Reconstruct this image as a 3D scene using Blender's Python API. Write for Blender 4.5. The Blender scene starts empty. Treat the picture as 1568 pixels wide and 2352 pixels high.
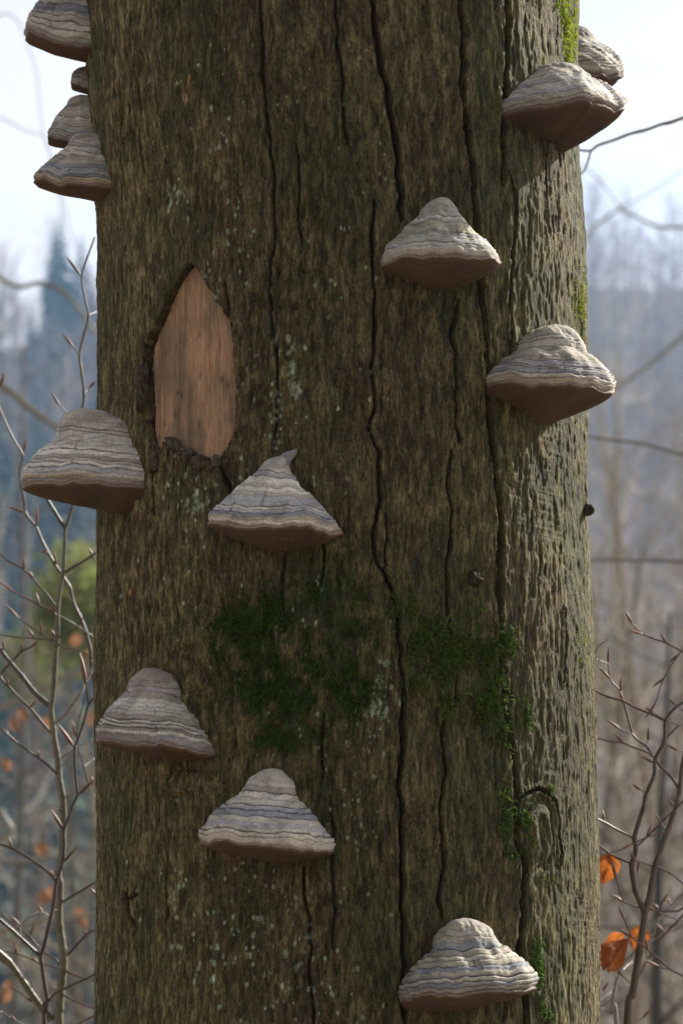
import bpy, math
import numpy as np
from mathutils import Vector

# ------------------------------------------------------------------ camera, sky, sun, exposure
SC = bpy.context.scene
COL = SC.collection
FPX, HOR, CX = 5900.0, 2300.0, 784.0          # focal length / horizon row / centre column, in units of a 1568 x 2352 picture
DC, ZC = 2.6, 1.3                              # camera distance to the trunk axis, eye height
cam_d = bpy.data.cameras.new('camera')
cam = bpy.data.objects.new('camera', cam_d)
COL.objects.link(cam)
cam.location = (0, -DC, ZC)
cam.rotation_euler = (math.radians(90), 0, 0)
cam_d.sensor_fit = 'HORIZONTAL'
cam_d.sensor_width = 24.0
cam_d.lens = FPX / 1568.0 * 24.0
cam_d.shift_y = (HOR - 1176.0) / 1568.0
cam_d.clip_start = 0.05
cam_d.clip_end = 6000
cam_d.dof.use_dof = True
cam_d.dof.focus_distance = 2.38
cam_d.dof.aperture_fstop = 8.5
SC.camera = cam

SUN_AZ, SUN_EL = 50.0, 36.0                    # degrees right of the view direction, and up
wd = bpy.data.worlds.new('World')
SC.world = wd
wd.use_nodes = True
wn, wl = wd.node_tree.nodes, wd.node_tree.links
bg = wn['Background']
sky = wn.new('ShaderNodeTexSky')
sky.sky_type = 'NISHITA'
sky.sun_disc = False
sky.sun_elevation = math.radians(SUN_EL)
sky.sun_rotation = math.radians(SUN_AZ)
sky.altitude = 300
sky.air_density = 1.0
sky.dust_density = 2.5
sky.ozone_density = 1.0
# thin white cloud veil over the whole sky
tc = wn.new('ShaderNodeTexCoord')
mp = wn.new('ShaderNodeMapping')
mp.inputs['Scale'].default_value = (1.0, 1.0, 2.6)
nz = wn.new('ShaderNodeTexNoise')
nz.inputs['Scale'].default_value = 3.2
nz.inputs['Detail'].default_value = 7
nz.inputs['Roughness'].default_value = 0.58
rp = wn.new('ShaderNodeValToRGB')
rp.color_ramp.elements[0].position = 0.36
rp.color_ramp.elements[0].color = (0.45, 0.45, 0.45, 1)
rp.color_ramp.elements[1].position = 0.60
rp.color_ramp.elements[1].color = (0.95, 0.95, 0.95, 1)
mx = wn.new('ShaderNodeMix')
mx.data_type = 'RGBA'
wl.new(tc.outputs['Generated'], mp.inputs['Vector'])
wl.new(mp.outputs['Vector'], nz.inputs['Vector'])
wl.new(nz.outputs['Fac'], rp.inputs['Fac'])
wl.new(rp.outputs['Color'], mx.inputs[0])
wl.new(sky.outputs['Color'], mx.inputs[6])
bw = wn.new('ShaderNodeRGBToBW')                # the veil is as bright as the sky behind it, and white
wl.new(sky.outputs['Color'], bw.inputs['Color'])
vm = wn.new('ShaderNodeVectorMath')
vm.operation = 'SCALE'
vm.inputs[0].default_value = (1.06, 1.0, 1.0)
ml = wn.new('ShaderNodeMath')
ml.operation = 'MULTIPLY'
ml.inputs[1].default_value = 2.0
wl.new(bw.outputs['Val'], ml.inputs[0])
wl.new(ml.outputs['Value'], vm.inputs['Scale'])
wl.new(vm.outputs['Vector'], mx.inputs[7])
wl.new(mx.outputs[2], bg.inputs['Color'])
bg.inputs['Strength'].default_value = 0.075

sun_d = bpy.data.lights.new('sun', 'SUN')
sun_d.energy = 5.0
sun_d.angle = math.radians(0.53)
sun_d.color = (1.0, 0.94, 0.84)
sun = bpy.data.objects.new('sun', sun_d)
COL.objects.link(sun)
_a, _e = math.radians(SUN_AZ), math.radians(SUN_EL)
SUNV = Vector((math.sin(_a) * math.cos(_e), math.cos(_a) * math.cos(_e), math.sin(_e)))
sun.location = (6, 10, 12)
sun.rotation_euler = SUNV.to_track_quat('Z', 'Y').to_euler()

vs = SC.view_settings
vs.view_transform = 'Standard'
vs.look = 'None'
vs.exposure = 0.95
vs.gamma = 1.0
vs.use_curve_mapping = False
SC.cycles.max_bounces = 6
SC.cycles.volume_bounces = 0
SC.cycles.use_denoising = True

# ------------------------------------------------------------------ helpers
rng = np.random.default_rng(7)
_TAB = np.random.default_rng(11).random((8, 256, 256)).astype(np.float32)


def vn(x, y, seed=0):
    """smooth value noise 0..1 on numpy arrays"""
    x = np.asarray(x, dtype=np.float64) + seed * 37.17
    y = np.asarray(y, dtype=np.float64) + seed * 91.31
    xi, yi = np.floor(x).astype(np.int64), np.floor(y).astype(np.int64)
    fx, fy = x - xi, y - yi
    fx, fy = fx * fx * (3 - 2 * fx), fy * fy * (3 - 2 * fy)
    T = _TAB[seed % 8]
    x0, x1, y0, y1 = xi & 255, (xi + 1) & 255, yi & 255, (yi + 1) & 255
    return ((T[x0, y0] * (1 - fx) + T[x1, y0] * fx) * (1 - fy) + (T[x0, y1] * (1 - fx) + T[x1, y1] * fx) * fy)


def fbm(x, y, seed=0, octv=4, gain=0.5):
    a, s, t = 1.0, 0.0, 0.0
    for o in range(octv):
        s = s + a * vn(x * 2 ** o, y * 2 ** o, seed + o)
        t += a
        a *= gain
    return s / t


def sm(x, a, b):
    t = np.clip((x - a) / (b - a), 0, 1)
    return t * t * (3 - 2 * t)


def mesh_np(name, V, F, col=None, smooth=True):
    """mesh from numpy vertex and face arrays (F: (n,3) or (n,4)), with optional linear vertex colours"""
    V = np.ascontiguousarray(V, dtype=np.float32)
    F = np.ascontiguousarray(F, dtype=np.int32)
    me = bpy.data.meshes.new(name)
    n, k = F.shape
    me.vertices.add(len(V))
    me.vertices.foreach_set('co', V.ravel())
    me.loops.add(n * k)
    me.loops.foreach_set('vertex_index', F.ravel())
    me.polygons.add(n)
    me.polygons.foreach_set('loop_start', np.arange(0, n * k, k, dtype=np.int32))
    me.polygons.foreach_set('loop_total', np.full(n, k, dtype=np.int32))
    me.polygons.foreach_set('use_smooth', np.full(n, smooth, dtype=bool))
    if col is not None:
        at = me.color_attributes.new('tint', 'FLOAT_COLOR', 'POINT')
        c4 = np.ones((len(V), 4), dtype=np.float32)
        c4[:, :3] = col
        at.data.foreach_set('color', c4.ravel())
    me.update(calc_edges=True)
    me.validate()
    return me


def link(name, me, mat=None, parent=None):
    o = bpy.data.objects.new(name, me)
    COL.objects.link(o)
    if mat is not None:
        me.materials.append(mat)
    if parent is not None:
        o.parent = parent
    return o


def empty(name, loc=(0, 0, 0)):
    o = bpy.data.objects.new(name, None)
    o.empty_display_size = 0.05
    o.location = loc
    COL.objects.link(o)
    return o


def tag(o, label=None, cat=None, group=None, kind=None):
    if label:
        o['label'] = label
    if cat:
        o['category'] = cat
    if group:
        o['group'] = group
    if kind:
        o['kind'] = kind
    return o


def grid_faces(nr, nc, off=0):
    i = np.arange(nr - 1)[:, None] * nc + np.arange(nc - 1)[None, :] + off
    return np.stack([i, i + 1, i + nc + 1, i + nc], -1).reshape(-1, 4)


def spline(P, per=4):
    """Catmull-Rom through the points"""
    P = np.asarray(P, dtype=float)
    if len(P) < 3:
        t = np.linspace(0, 1, per + 1)[:, None]
        return P[0] * (1 - t) + P[1] * t
    Q = np.vstack([2 * P[0] - P[1], P, 2 * P[-1] - P[-2]])
    out = []
    for i in range(1, len(Q) - 2):
        p0, p1, p2, p3 = Q[i - 1:i + 3]
        for t in np.arange(per) / per:
            out.append(0.5 * (2 * p1 + (p2 - p0) * t + (2 * p0 - 5 * p1 + 4 * p2 - p3) * t * t + (3 * p1 - p0 - 3 * p2 + p3) * t ** 3))
    out.append(P[-1])
    return np.array(out)


def tube(P, R, sides=6, cap=True):
    """tube along points P with radii R -> vertices, quads"""
    P = np.asarray(P, dtype=float)
    R = np.broadcast_to(np.asarray(R, dtype=float), (len(P),))
    T = np.gradient(P, axis=0)
    T /= np.linalg.norm(T, axis=1)[:, None] + 1e-12
    a = np.array([0.31, 0.87, 0.13]) if abs(T[0][2]) > 0.8 else np.array([0.05, 0.1, 1.0])
    N = np.cross(T, a)
    N /= np.linalg.norm(N, axis=1)[:, None] + 1e-12
    for i in range(1, len(P)):
        v = N[i - 1] - T[i] * np.dot(N[i - 1], T[i])
        N[i] = v / (np.linalg.norm(v) + 1e-12)
    B = np.cross(T, N)
    an = np.arange(sides) * 2 * math.pi / sides
    V = (P[:, None, :] + R[:, None, None] * (np.cos(an)[None, :, None] * N[:, None, :] + np.sin(an)[None, :, None] * B[:, None, :])).reshape(-1, 3)
    n = len(P)
    i = np.arange(n - 1)[:, None] * sides
    j = np.arange(sides)[None, :]
    j2 = (j + 1) % sides
    F = np.stack([i + j, i + j2, i + sides + j2, i + sides + j], -1).reshape(-1, 4)
    return V, F


class Soup:
    def __init__(self):
        self.V, self.F, self.C, self.n = [], [], [], 0

    def add(self, V, F, c=None):
        self.V.append(V)
        self.F.append(np.asarray(F) + self.n)
        if c is not None:
            self.C.append(np.broadcast_to(np.asarray(c, dtype=float), (len(V), 3)))
        self.n += len(V)

    def mesh(self, name, smooth=True):
        return mesh_np(name, np.vstack(self.V), np.vstack(self.F), np.vstack(self.C) if self.C else None, smooth)


# ------------------------------------------------------------------ materials
def mat_tint(name, rough=0.85, fine=(0.75, 1.25), nscale=900.0, stretch=(1, 1, 0.18), bump=0.35, bdist=0.0006, spec=0.25,
             base=None, sub=0.0, translucent=0.0):
    """procedural material: tint attribute (or a base colour) broken up by fine noise, with a fine relief"""
    m = bpy.data.materials.new(name)
    m.use_nodes = True
    N, L = m.node_tree.nodes, m.node_tree.links
    b = N['Principled BSDF']
    b.inputs['Roughness'].default_value = rough
    b.inputs['Specular IOR Level'].default_value = spec
    t = N.new('ShaderNodeTexCoord')
    p = N.new('ShaderNodeMapping')
    p.inputs['Scale'].default_value = stretch
    z = N.new('ShaderNodeTexNoise')
    z.inputs['Scale'].default_value = nscale
    z.inputs['Detail'].default_value = 5
    z.inputs['Roughness'].default_value = 0.65
    L.new(t.outputs['Object'], p.inputs['Vector'])
    L.new(p.outputs['Vector'], z.inputs['Vector'])
    r = N.new('ShaderNodeMapRange')
    r.inputs['From Min'].default_value = 0.3
    r.inputs['From Max'].default_value = 0.7
    r.inputs['To Min'].default_value = fine[0]
    r.inputs['To Max'].default_value = fine[1]
    L.new(z.outputs['Fac'], r.inputs['Value'])
    if base is None:
        c = N.new('ShaderNodeAttribute')
        c.attribute_name = 'tint'
        src = c.outputs['Color']
    else:
        c = N.new('ShaderNodeRGB')
        c.outputs[0].default_value = (*base, 1)
        src = c.outputs[0]
    v = N.new('ShaderNodeVectorMath')
    v.operation = 'SCALE'
    L.new(src, v.inputs[0])
    L.new(r.outputs['Result'], v.inputs['Scale'])
    L.new(v.outputs['Vector'], b.inputs['Base Color'])
    if bump > 0:
        k = N.new('ShaderNodeBump')
        k.inputs['Strength'].default_value = bump
        k.inputs['Distance'].default_value = bdist
        L.new(z.outputs['Fac'], k.inputs['Height'])
        L.new(k.outputs['Normal'], b.inputs['Normal'])
    if translucent > 0:
        tr = N.new('ShaderNodeBsdfTranslucent')
        L.new(v.outputs['Vector'], tr.inputs['Color'])
        ms = N.new('ShaderNodeMixShader')
        ms.inputs[0].default_value = translucent
        out = N['Material Output']
        L.new(b.outputs['BSDF'], ms.inputs[1])
        L.new(tr.outputs['BSDF'], ms.inputs[2])
        L.new(ms.outputs['Shader'], out.inputs['Surface'])
    return m


def mat_bark(name='trunk_bark', fib=(0.60, 1.42), flk=(0.62, 1.40), fis=0.70, speck=0.6, zf=(0.22, 0.45), bump=0.95, bd=0.0032, rough=0.8):
    """tinted bark or wood: fibres, flakes, pale specks and thin winding fissures"""
    m = bpy.data.materials.new(name)
    m.use_nodes = True
    N, L = m.node_tree.nodes, m.node_tree.links
    b = N['Principled BSDF']
    b.inputs['Roughness'].default_value = rough
    b.inputs['Specular IOR Level'].default_value = 0.3
    t = N.new('ShaderNodeTexCoord')

    def mrange(src, lo, hi, a, bb):
        r = N.new('ShaderNodeMapRange')
        for k, v in (('From Min', lo), ('From Max', hi), ('To Min', a), ('To Max', bb)):
            r.inputs[k].default_value = v
        L.new(src, r.inputs['Value'])
        return r.outputs['Result']

    def noise(scale, st, detail, rgh, off=0.0):
        p = N.new('ShaderNodeMapping')
        p.inputs['Scale'].default_value = st
        p.inputs['Location'].default_value = (off, off * 0.7, off * 0.3)
        z = N.new('ShaderNodeTexNoise')
        z.inputs['Scale'].default_value = scale
        z.inputs['Detail'].default_value = detail
        z.inputs['Roughness'].default_value = rgh
        L.new(t.outputs['Object'], p.inputs['Vector'])
        L.new(p.outputs['Vector'], z.inputs['Vector'])
        return z.outputs['Fac']

    def math_(op, a, bb):
        k = N.new('ShaderNodeMath')
        k.operation = op
        for i_, v in enumerate((a, bb)):
            if isinstance(v, float):
                k.inputs[i_].default_value = v
            elif v is not None:
                L.new(v, k.inputs[i_])
        return k.outputs['Value']

    def crease(scale, zs, w, off):
        n = noise(scale, (1, 1, zs), 3, 0.6, off)
        return mrange(math_('ABSOLUTE', math_('SUBTRACT', n, 0.5), None), 0.0, w, 0.0, 1.0)
    h1 = noise(270, (1, 1, zf[0]), 6, 0.75)
    h2 = noise(640, (1, 1, zf[1]), 4, 0.70, 3.0)
    h3 = noise(380, (1, 1, 0.6), 3, 0.6, 7.0)
    c1 = crease(120, zf[0] * 0.75, 0.035, 1.3)
    c2 = crease(260, zf[0] * 0.9, 0.045, 5.1)
    cr = math_('MINIMUM', c1, mrange(c2, 0.0, 1.0, 0.35, 1.0))
    f = math_('MULTIPLY', mrange(h1, 0.36, 0.64, *fib), mrange(h2, 0.34, 0.66, *flk))
    f = math_('MULTIPLY', f, mrange(cr, 0.0, 1.0, 1.0 - fis, 1.0))
    at_ = N.new('ShaderNodeAttribute')
    at_.attribute_name = 'tint'
    v = N.new('ShaderNodeVectorMath')
    v.operation = 'SCALE'
    L.new(at_.outputs['Color'], v.inputs[0])
    L.new(f, v.inputs['Scale'])
    mx_ = N.new('ShaderNodeMix')
    mx_.data_type = 'RGBA'
    L.new(mrange(h3, 0.64, 0.71, 0.0, speck), mx_.inputs[0])
    L.new(v.outputs['Vector'], mx_.inputs[6])
    v2 = N.new('ShaderNodeVectorMath')
    v2.operation = 'SCALE'
    v2.inputs['Scale'].default_value = 2.4
    L.new(at_.outputs['Color'], v2.inputs[0])
    L.new(v2.outputs['Vector'], mx_.inputs[7])
    L.new(mx_.outputs[2], b.inputs['Base Color'])
    hh = math_('ADD', h1, math_('MULTIPLY', h2, 0.5))
    hh = math_('ADD', hh, math_('MULTIPLY', cr, 0.35))
    k = N.new('ShaderNodeBump')
    k.inputs['Strength'].default_value = bump
    k.inputs['Distance'].default_value = bd
    L.new(hh, k.inputs['Height'])
    L.new(k.outputs['Normal'], b.inputs['Normal'])
    return m


M_BARK = mat_bark()
M_WOOD = mat_bark('bare_wood', (0.78, 1.22), (0.80, 1.22), 0.22, 0.25, (0.055, 0.16), 0.45, 0.0012, 0.72)
M_CRUST = mat_tint('fungus_crust', 0.72, (0.66, 1.30), 330, (1, 1, 1.7), 0.65, 0.0016, 0.3)
M_PORE = mat_tint('fungus_pores', 0.9, (0.86, 1.14), 900, (1, 1, 1), 0.25, 0.0004, 0.1)
M_MOSS = mat_tint('moss_leaf', 0.7, (0.8, 1.2), 300, (1, 1, 1), 0.0, 0.0005, 0.2, translucent=0.35)
M_TWIG = mat_tint('twig_bark', 0.42, (0.75, 1.25), 260, (1, 1, 1), 0.2, 0.0004, 0.45)
M_BUD = mat_tint('bud_scales', 0.42, (0.7, 1.25), 700, (1, 1, 0.4), 0.3, 0.0004, 0.45)
M_LEAF = mat_tint('dry_leaf', 0.55, (0.8, 1.2), 200, (1, 1, 1), 0.2, 0.0004, 0.35, translucent=0.5)
M_FAR = mat_tint('forest_bark', 0.75, (0.8, 1.2), 3, (1, 1, 1), 0.0, 0.01, 0.3)
M_NEEDLE = mat_tint('conifer_needles', 0.8, (0.7, 1.3), 4, (1, 1, 1), 0.0, 0.01, 0.2)
M_GROUND = mat_tint('leaf_litter', 0.95, (0.55, 1.45), 0.9, (1, 1, 1), 0.4, 0.05, 0.1)


# ------------------------------------------------------------------ terrain
def ground_z(x, y):
    x, y = np.asarray(x, dtype=float), np.asarray(y, dtype=float)
    z = -0.20 * np.clip(y - 3.0, 0, 70) + 0.5 * 0.20 * 4 * (1 - np.exp(-np.clip(y - 3, 0, 1e3) / 4))
    z = z + 0.05 * np.clip(-y - 2, 0, 300)
    up = np.clip(y - 82, 0, 250)
    ridge = 106.0 + 5.0 * np.sin(x * 0.028 + 0.6) + 3.0 * np.sin(x * 0.071 + 2.0)
    z = z + ridge * (up / 250.0) ** 1.08
    z = z + 2.0 * (fbm(x / 18.0, y / 18.0, 3, 3) - 0.5) * sm(np.abs(y), 6, 40)
    z = z + 0.06 * (fbm(x / 0.8, y / 0.8, 2, 3) - 0.5)
    return z


def build_ground():
    ax = np.concatenate([-np.geomspace(900, 3, 46), np.linspace(-2.7, 2.7, 21), np.geomspace(3, 900, 46)])
    ay = np.concatenate([-np.geomspace(400, 3.2, 26), np.linspace(-3, 6, 26), np.geomspace(6.4, 100, 40), np.linspace(104, 345, 62), np.geomspace(352, 1500, 18)])
    X, Y = np.meshgrid(ax, ay)
    Z = ground_z(X, Y)
    V = np.stack([X, Y, Z], -1).reshape(-1, 3)
    n = fbm(X / 2.5, Y / 2.5, 1, 4).reshape(-1, 1)
    n2 = fbm(X / 30.0, Y / 30.0, 5, 3).reshape(-1, 1)
    c = np.array([0.25, 0.19, 0.135]) * (1 - n) + np.array([0.14, 0.115, 0.085]) * n
    g = sm(n2, 0.5, 0.72)
    c = c * (1 - 0.5 * g) + np.array([0.07, 0.10, 0.035]) * 0.5 * g
    lf = (sm(-X, 0, 12) * sm(Y, 30, 80)).reshape(-1, 1)
    c = c * (1 - 0.8 * lf) + np.array([0.050, 0.075, 0.050]) * 0.8 * lf
    o = link('ground', mesh_np('ground', V, grid_faces(len(ay), len(ax)), c), M_GROUND)
    tag(o, 'leaf covered forest floor falling to a valley and rising to a wooded ridge', 'ground', kind='structure')


build_ground()

# ------------------------------------------------------------------ trunk geometry
# silhouette of the trunk: row, left column, right column (1568 x 2352 picture units)
SIL = np.array([(-60, 188, 1329), (0, 190, 1330), (150, 198, 1328), (350, 207, 1333), (500, 218, 1338), (700, 220, 1341), (900, 221, 1345),
                (1200, 217, 1349), (1350, 214, 1355), (1500, 213, 1362), (1700, 216, 1366), (2000, 222, 1373), (2352, 216, 1379), (2420, 214, 1382)], dtype=float)
_al, _ar = np.arctan((SIL[:, 1] - CX) / FPX), np.arctan((SIL[:, 2] - CX) / FPX)
_am, _hd = (_al + _ar) / 2, (_ar - _al) / 2
_zs = ZC + (HOR - SIL[:, 0]) / FPX * DC * 0.995
_xs = np.tan(_am) * DC
_rs = DC / np.cos(_am) * np.sin(_hd) - 0.0012
_o = np.argsort(_zs)
_zs, _xs, _rs = _zs[_o], _xs[_o], _rs[_o]
RM = 0.25


def trunk_R(z):
    z = np.asarray(z, dtype=float)
    r = np.interp(z, _zs, _rs)
    r = r + 0.20 * np.exp(-np.clip(z, 0, 9) / 0.28) * (z < 1.25)
    return r - 0.012 * np.clip(z - 2.4, 0, 9)


def trunk_X(z):
    return np.interp(np.asarray(z, dtype=float), _zs, _xs)


def surf(px, py):
    """picture position -> (angle, height) on the bark"""
    dx, dz = (px - CX) / FPX, (HOR - py) / FPX
    t = DC - RM
    for _ in range(6):
        z = ZC + dz * t
        xc, R = float(trunk_X(z)), float(trunk_R(z))
        A, Bq, Cq = dx * dx + 1, -2 * (dx * xc + DC), xc * xc + DC * DC - R * R
        disc = Bq * Bq - 4 * A * Cq
        t = (-Bq - math.sqrt(max(disc, 0))) / (2 * A)
    x, y = dx * t - xc, t - DC
    return math.atan2(x, -y), ZC + dz * t


def sz(px, py):
    p, z = surf(px, py)
    return RM * p, z


def at(px, py, Y):
    """picture position at world depth Y -> point"""
    d = Y + DC
    return np.array([(px - CX) / FPX * d, Y, ZC + (HOR - py) / FPX * d])


def tpoint(phi, z, h=0.0):
    R = trunk_R(z) + h
    return np.stack([trunk_X(z) + R * np.sin(phi), -R * np.cos(phi), np.asarray(z, dtype=float) + 0 * R], -1)


# cracks in the bark: (half width in picture units, depth mm, points)
CRACKS = [
    (4.2, 8, [(853, -40), (857, 20), (862, 70), (872, 130), (886, 190), (894, 250), (905, 310), (912, 380), (918, 440), (921, 505)]),
    (2.6, 6, [(857, 460), (853, 560), (857, 640), (860, 720), (857, 800), (853, 860), (858, 930), (848, 985), (860, 1020), (868, 1042), (869, 1090), (872, 1143), (862, 1190), (858, 1238), (863, 1289), (884, 1324), (897, 1355)]),
    (3.8, 8, [(884, 1322), (906, 1380), (911, 1420), (914, 1444), (918, 1480), (923, 1521), (928, 1560), (929, 1600), (925, 1660), (923, 1702), (922, 1760), (912, 1800), (920, 1830), (922, 1950), (924, 2050), (927, 2150), (926, 2230), (930, 2300), (932, 2400)]),
    (1.4, 4, [(884, 1180), (886, 1220), (884, 1259), (881, 1319)]),
    (5.0, 9, [(1050, -40), (1053, 0), (1059, 70), (1061, 150), (1056, 200), (1064, 260), (1073, 330), (1080, 400), (1086, 470), (1090, 540), (1097, 600), (1100, 660), (1107, 720), (1113, 780)]),
    (5.5, 9, [(1113, 780), (1118, 850), (1116, 920), (1122, 980), (1128, 1040), (1134, 1100), (1142, 1170), (1147, 1240), (1144, 1300), (1145, 1370), (1153, 1420), (1152, 1480), (1157, 1540), (1164, 1600), (1172, 1660), (1181, 1720), (1188, 1790), (1191, 1860), (1192, 1930), (1206, 1975), (1206, 2050), (1201, 2120), (1196, 2180), (1200, 2250), (1210, 2310), (1206, 2400)]),
    (6.0, 9, [(1160, -40), (1161, 60), (1157, 130), (1153, 200), (1151, 300), (1150, 380), (1147, 425)]),
    (2.6, 6, [(1160, 395), (1174, 440), (1179, 490), (1173, 550), (1170, 620), (1166, 700), (1173, 760), (1166, 830)]),
    (2.2, 4, [(597, -40), (600, 60), (605, 150), (610, 260), (620, 330), (627, 410), (632, 480), (627, 560), (618, 640), (620, 700), (628, 760), (635, 830), (638, 900), (632, 970), (626, 1040)]),
    (2.0, 4, [(769, -40), (775, 100), (784, 160), (787, 250), (796, 330)]),
    (2.4, 5, [(1050, 690), (1046, 730), (1035, 772), (1044, 810), (1042, 871), (1045, 935), (1041, 970), (1052, 1017)]),
    (2.4, 5, [(1035, 1036), (1024, 1105), (1036, 1169), (1030, 1255), (1023, 1298), (1030, 1367), (1031, 1422), (1043, 1466)]),
    (1.3, 3, [(1043, 1466), (1049, 1520), (1052, 1580), (1046, 1640)]),
    (2.4, 5, [(1024, 1640), (1014, 1692), (1026, 1765), (1013, 1846), (1016, 1937), (1024, 2000), (1009, 2059), (1019, 2110)]),
    (2.0, 4, [(694, 1990), (697, 2060), (708, 2120), (712, 2180), (711, 2240), (716, 2310), (718, 2400)]),
    (1.6, 3, [(758, 1830), (764, 1900), (760, 2000), (766, 2090), (762, 2180)]),
    (1.8, 4, [(746, 1240), (743, 1300), (741, 1345)]),
    (1.6, 4, [(655, 1268), (650, 1330), (648, 1390), (656, 1450)]),
    (1.6, 4, [(745, 1640), (738, 1700), (742, 1790)]),
    (2.2, 5, [(515, 648), (519, 680), (526, 728)]),
    (3.2, 7, [(503, 1058), (507, 1085), (518, 1105), (528, 1130)]),
    (2.6, 6, [(345, 1030), (350, 1070), (347, 1130), (352, 1190)]),
    (3.0, 6, [(281, 190), (284, 250), (283, 300), (287, 330)]),
    (1.6, 3, [(325, 120), (328, 260), (324, 330), (337, 400), (341, 470)]),
    (1.4, 3, [(680, 330), (690, 400), (685, 480), (692, 560)]),
    (1.4, 3, [(395, 1760), (385, 1840), (388, 1930), (380, 2030), (384, 2120)]),
    (1.5, 3, [(1250, 330), (1246, 420), (1252, 500)]),
    (3.0, 6, [(1193, 1838), (1215, 1822), (1240, 1812), (1262, 1822), (1276, 1842), (1283, 1880), (1284, 1925), (1288, 1960), (1283, 2000)]),
    (9.0, 8, [(290, 2055), (298, 2085), (306, 2120), (310, 2150)]),
    (3.0, 6, [(286, 2052), (300, 2066), (318, 2056)]),
    (2.4, 4, [(1296, 1400), (1298, 1500), (1294, 1570)]),
    (2.2, 4, [(1342, 1040), (1338, 1100), (1342, 1165)]),
    (2.6, 5, [(335, 1385), (340, 1420), (338, 1455)]),
    (1.6, 4, [(1360, 1650), (1362, 1750), (1366, 1850)]),
]
# outline of the place where the bark has come off
HOLE = [(440, 606), (416, 634), (396, 672), (372, 724), (348, 764), (332, 800), (328, 850), (334, 920), (336, 990), (342, 1026), (362, 1034), (376, 1016),
        (402, 1024), (430, 1038), (456, 1056), (484, 1060), (506, 1048), (524, 1016), (538, 984), (541, 930), (538, 850), (533, 780), (529, 736), (517, 726),
        (504, 704), (488, 676), (468, 640), (452, 612)]
# moss: column, row, half width, half height, strands, brightness of the leaf colour
MOSS = {
    'main': [(772, 1342, 66, 62, 1.0), (700, 1390, 80, 52, .8), (600, 1420, 85, 50, .55), (548, 1490, 74, 50, .8), (612, 1555, 80, 72, 1.0), (668, 1640, 60, 62, .9),
             (782, 1440, 58, 70, 1.0), (792, 1560, 60, 96, .9), (640, 1690, 56, 36, .6), (512, 1432, 46, 38, .6), (700, 1500, 60, 40, .35), (735, 1640, 50, 60, .5)],
    'crack': [(928, 1408, 26, 44, .9), (1004, 1488, 60, 52, 1.2), (968, 1450, 40, 30, .6), (1036, 1570, 28, 84, .8), (1086, 1400, 26, 26, .4), (960, 1570, 26, 36, .3)],
    'fork': [(1152, 1488, 36, 52, 1.1), (1130, 1590, 32, 72, 1.0), (1120, 1500, 26, 60, .6), (1160, 1690, 18, 40, .5), (1213, 1640, 12, 42, .8)],
    'top': [(1294, 20, 15, 50, .9), (1306, 80, 11, 60, 1.1), (1318, 60, 6, 70, 1.0), (1282, -5, 9, 30, .6), (1303, 165, 3, 50, 1.0)],
    'edge': [(1327, 690, 16, 62, 1.2), (1334, 655, 9, 22, 1.0), (1330, 740, 8, 40, .8)],
    'streak': [(1280, 1205, 12, 40, 1.0), (1284, 1255, 8, 28, .6), (1282, 1340, 8, 20, .5)],
    'rim': [(1334, 1500, 10, 44, 1.1), (1330, 1460, 7, 28, .7)],
    'scar': [(1166, 1890, 16, 96, .6), (1209, 1866, 12, 46, 1.0), (1180, 1960, 12, 30, .6), (1256, 2018, 26, 14, .5), (1266, 1812, 5, 12, 1.2)],
    'foot': [(1234, 2210, 15, 44, 1.1), (1240, 2290, 15, 40, .8), (1262, 2336, 14, 24, .7)],
}


def poly_sz(pts):
    return np.array([sz(x, y) for x, y in pts])


def inside(S, Z, P):
    r = np.zeros(S.shape, dtype=bool)
    j = len(P) - 1
    for i in range(len(P)):
        si, zi, sj, zj = P[i, 0], P[i, 1], P[j, 0], P[j, 1]
        if zi != zj:
            r ^= ((zi > Z) != (zj > Z)) & (S < (sj - si) * (Z - zi) / (zj - zi) + si)
        j = i
    return r


def seg_dist(S, Z, P):
    """distance to an open polyline and the position along it, 0..1"""
    best = np.full(S.shape, 9.0)
    tt = np.zeros(S.shape)
    n = len(P) - 1
    for i in range(n):
        a, b = P[i], P[i + 1]
        d = b - a
        u = np.clip(((S - a[0]) * d[0] + (Z - a[1]) * d[1]) / (d @ d + 1e-12), 0, 1)
        e = np.hypot(S - a[0] - u * d[0], Z - a[1] - u * d[1])
        m = e < best
        best = np.where(m, e, best)
        tt = np.where(m, (i + u) / n, tt)
    return best, tt


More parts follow.
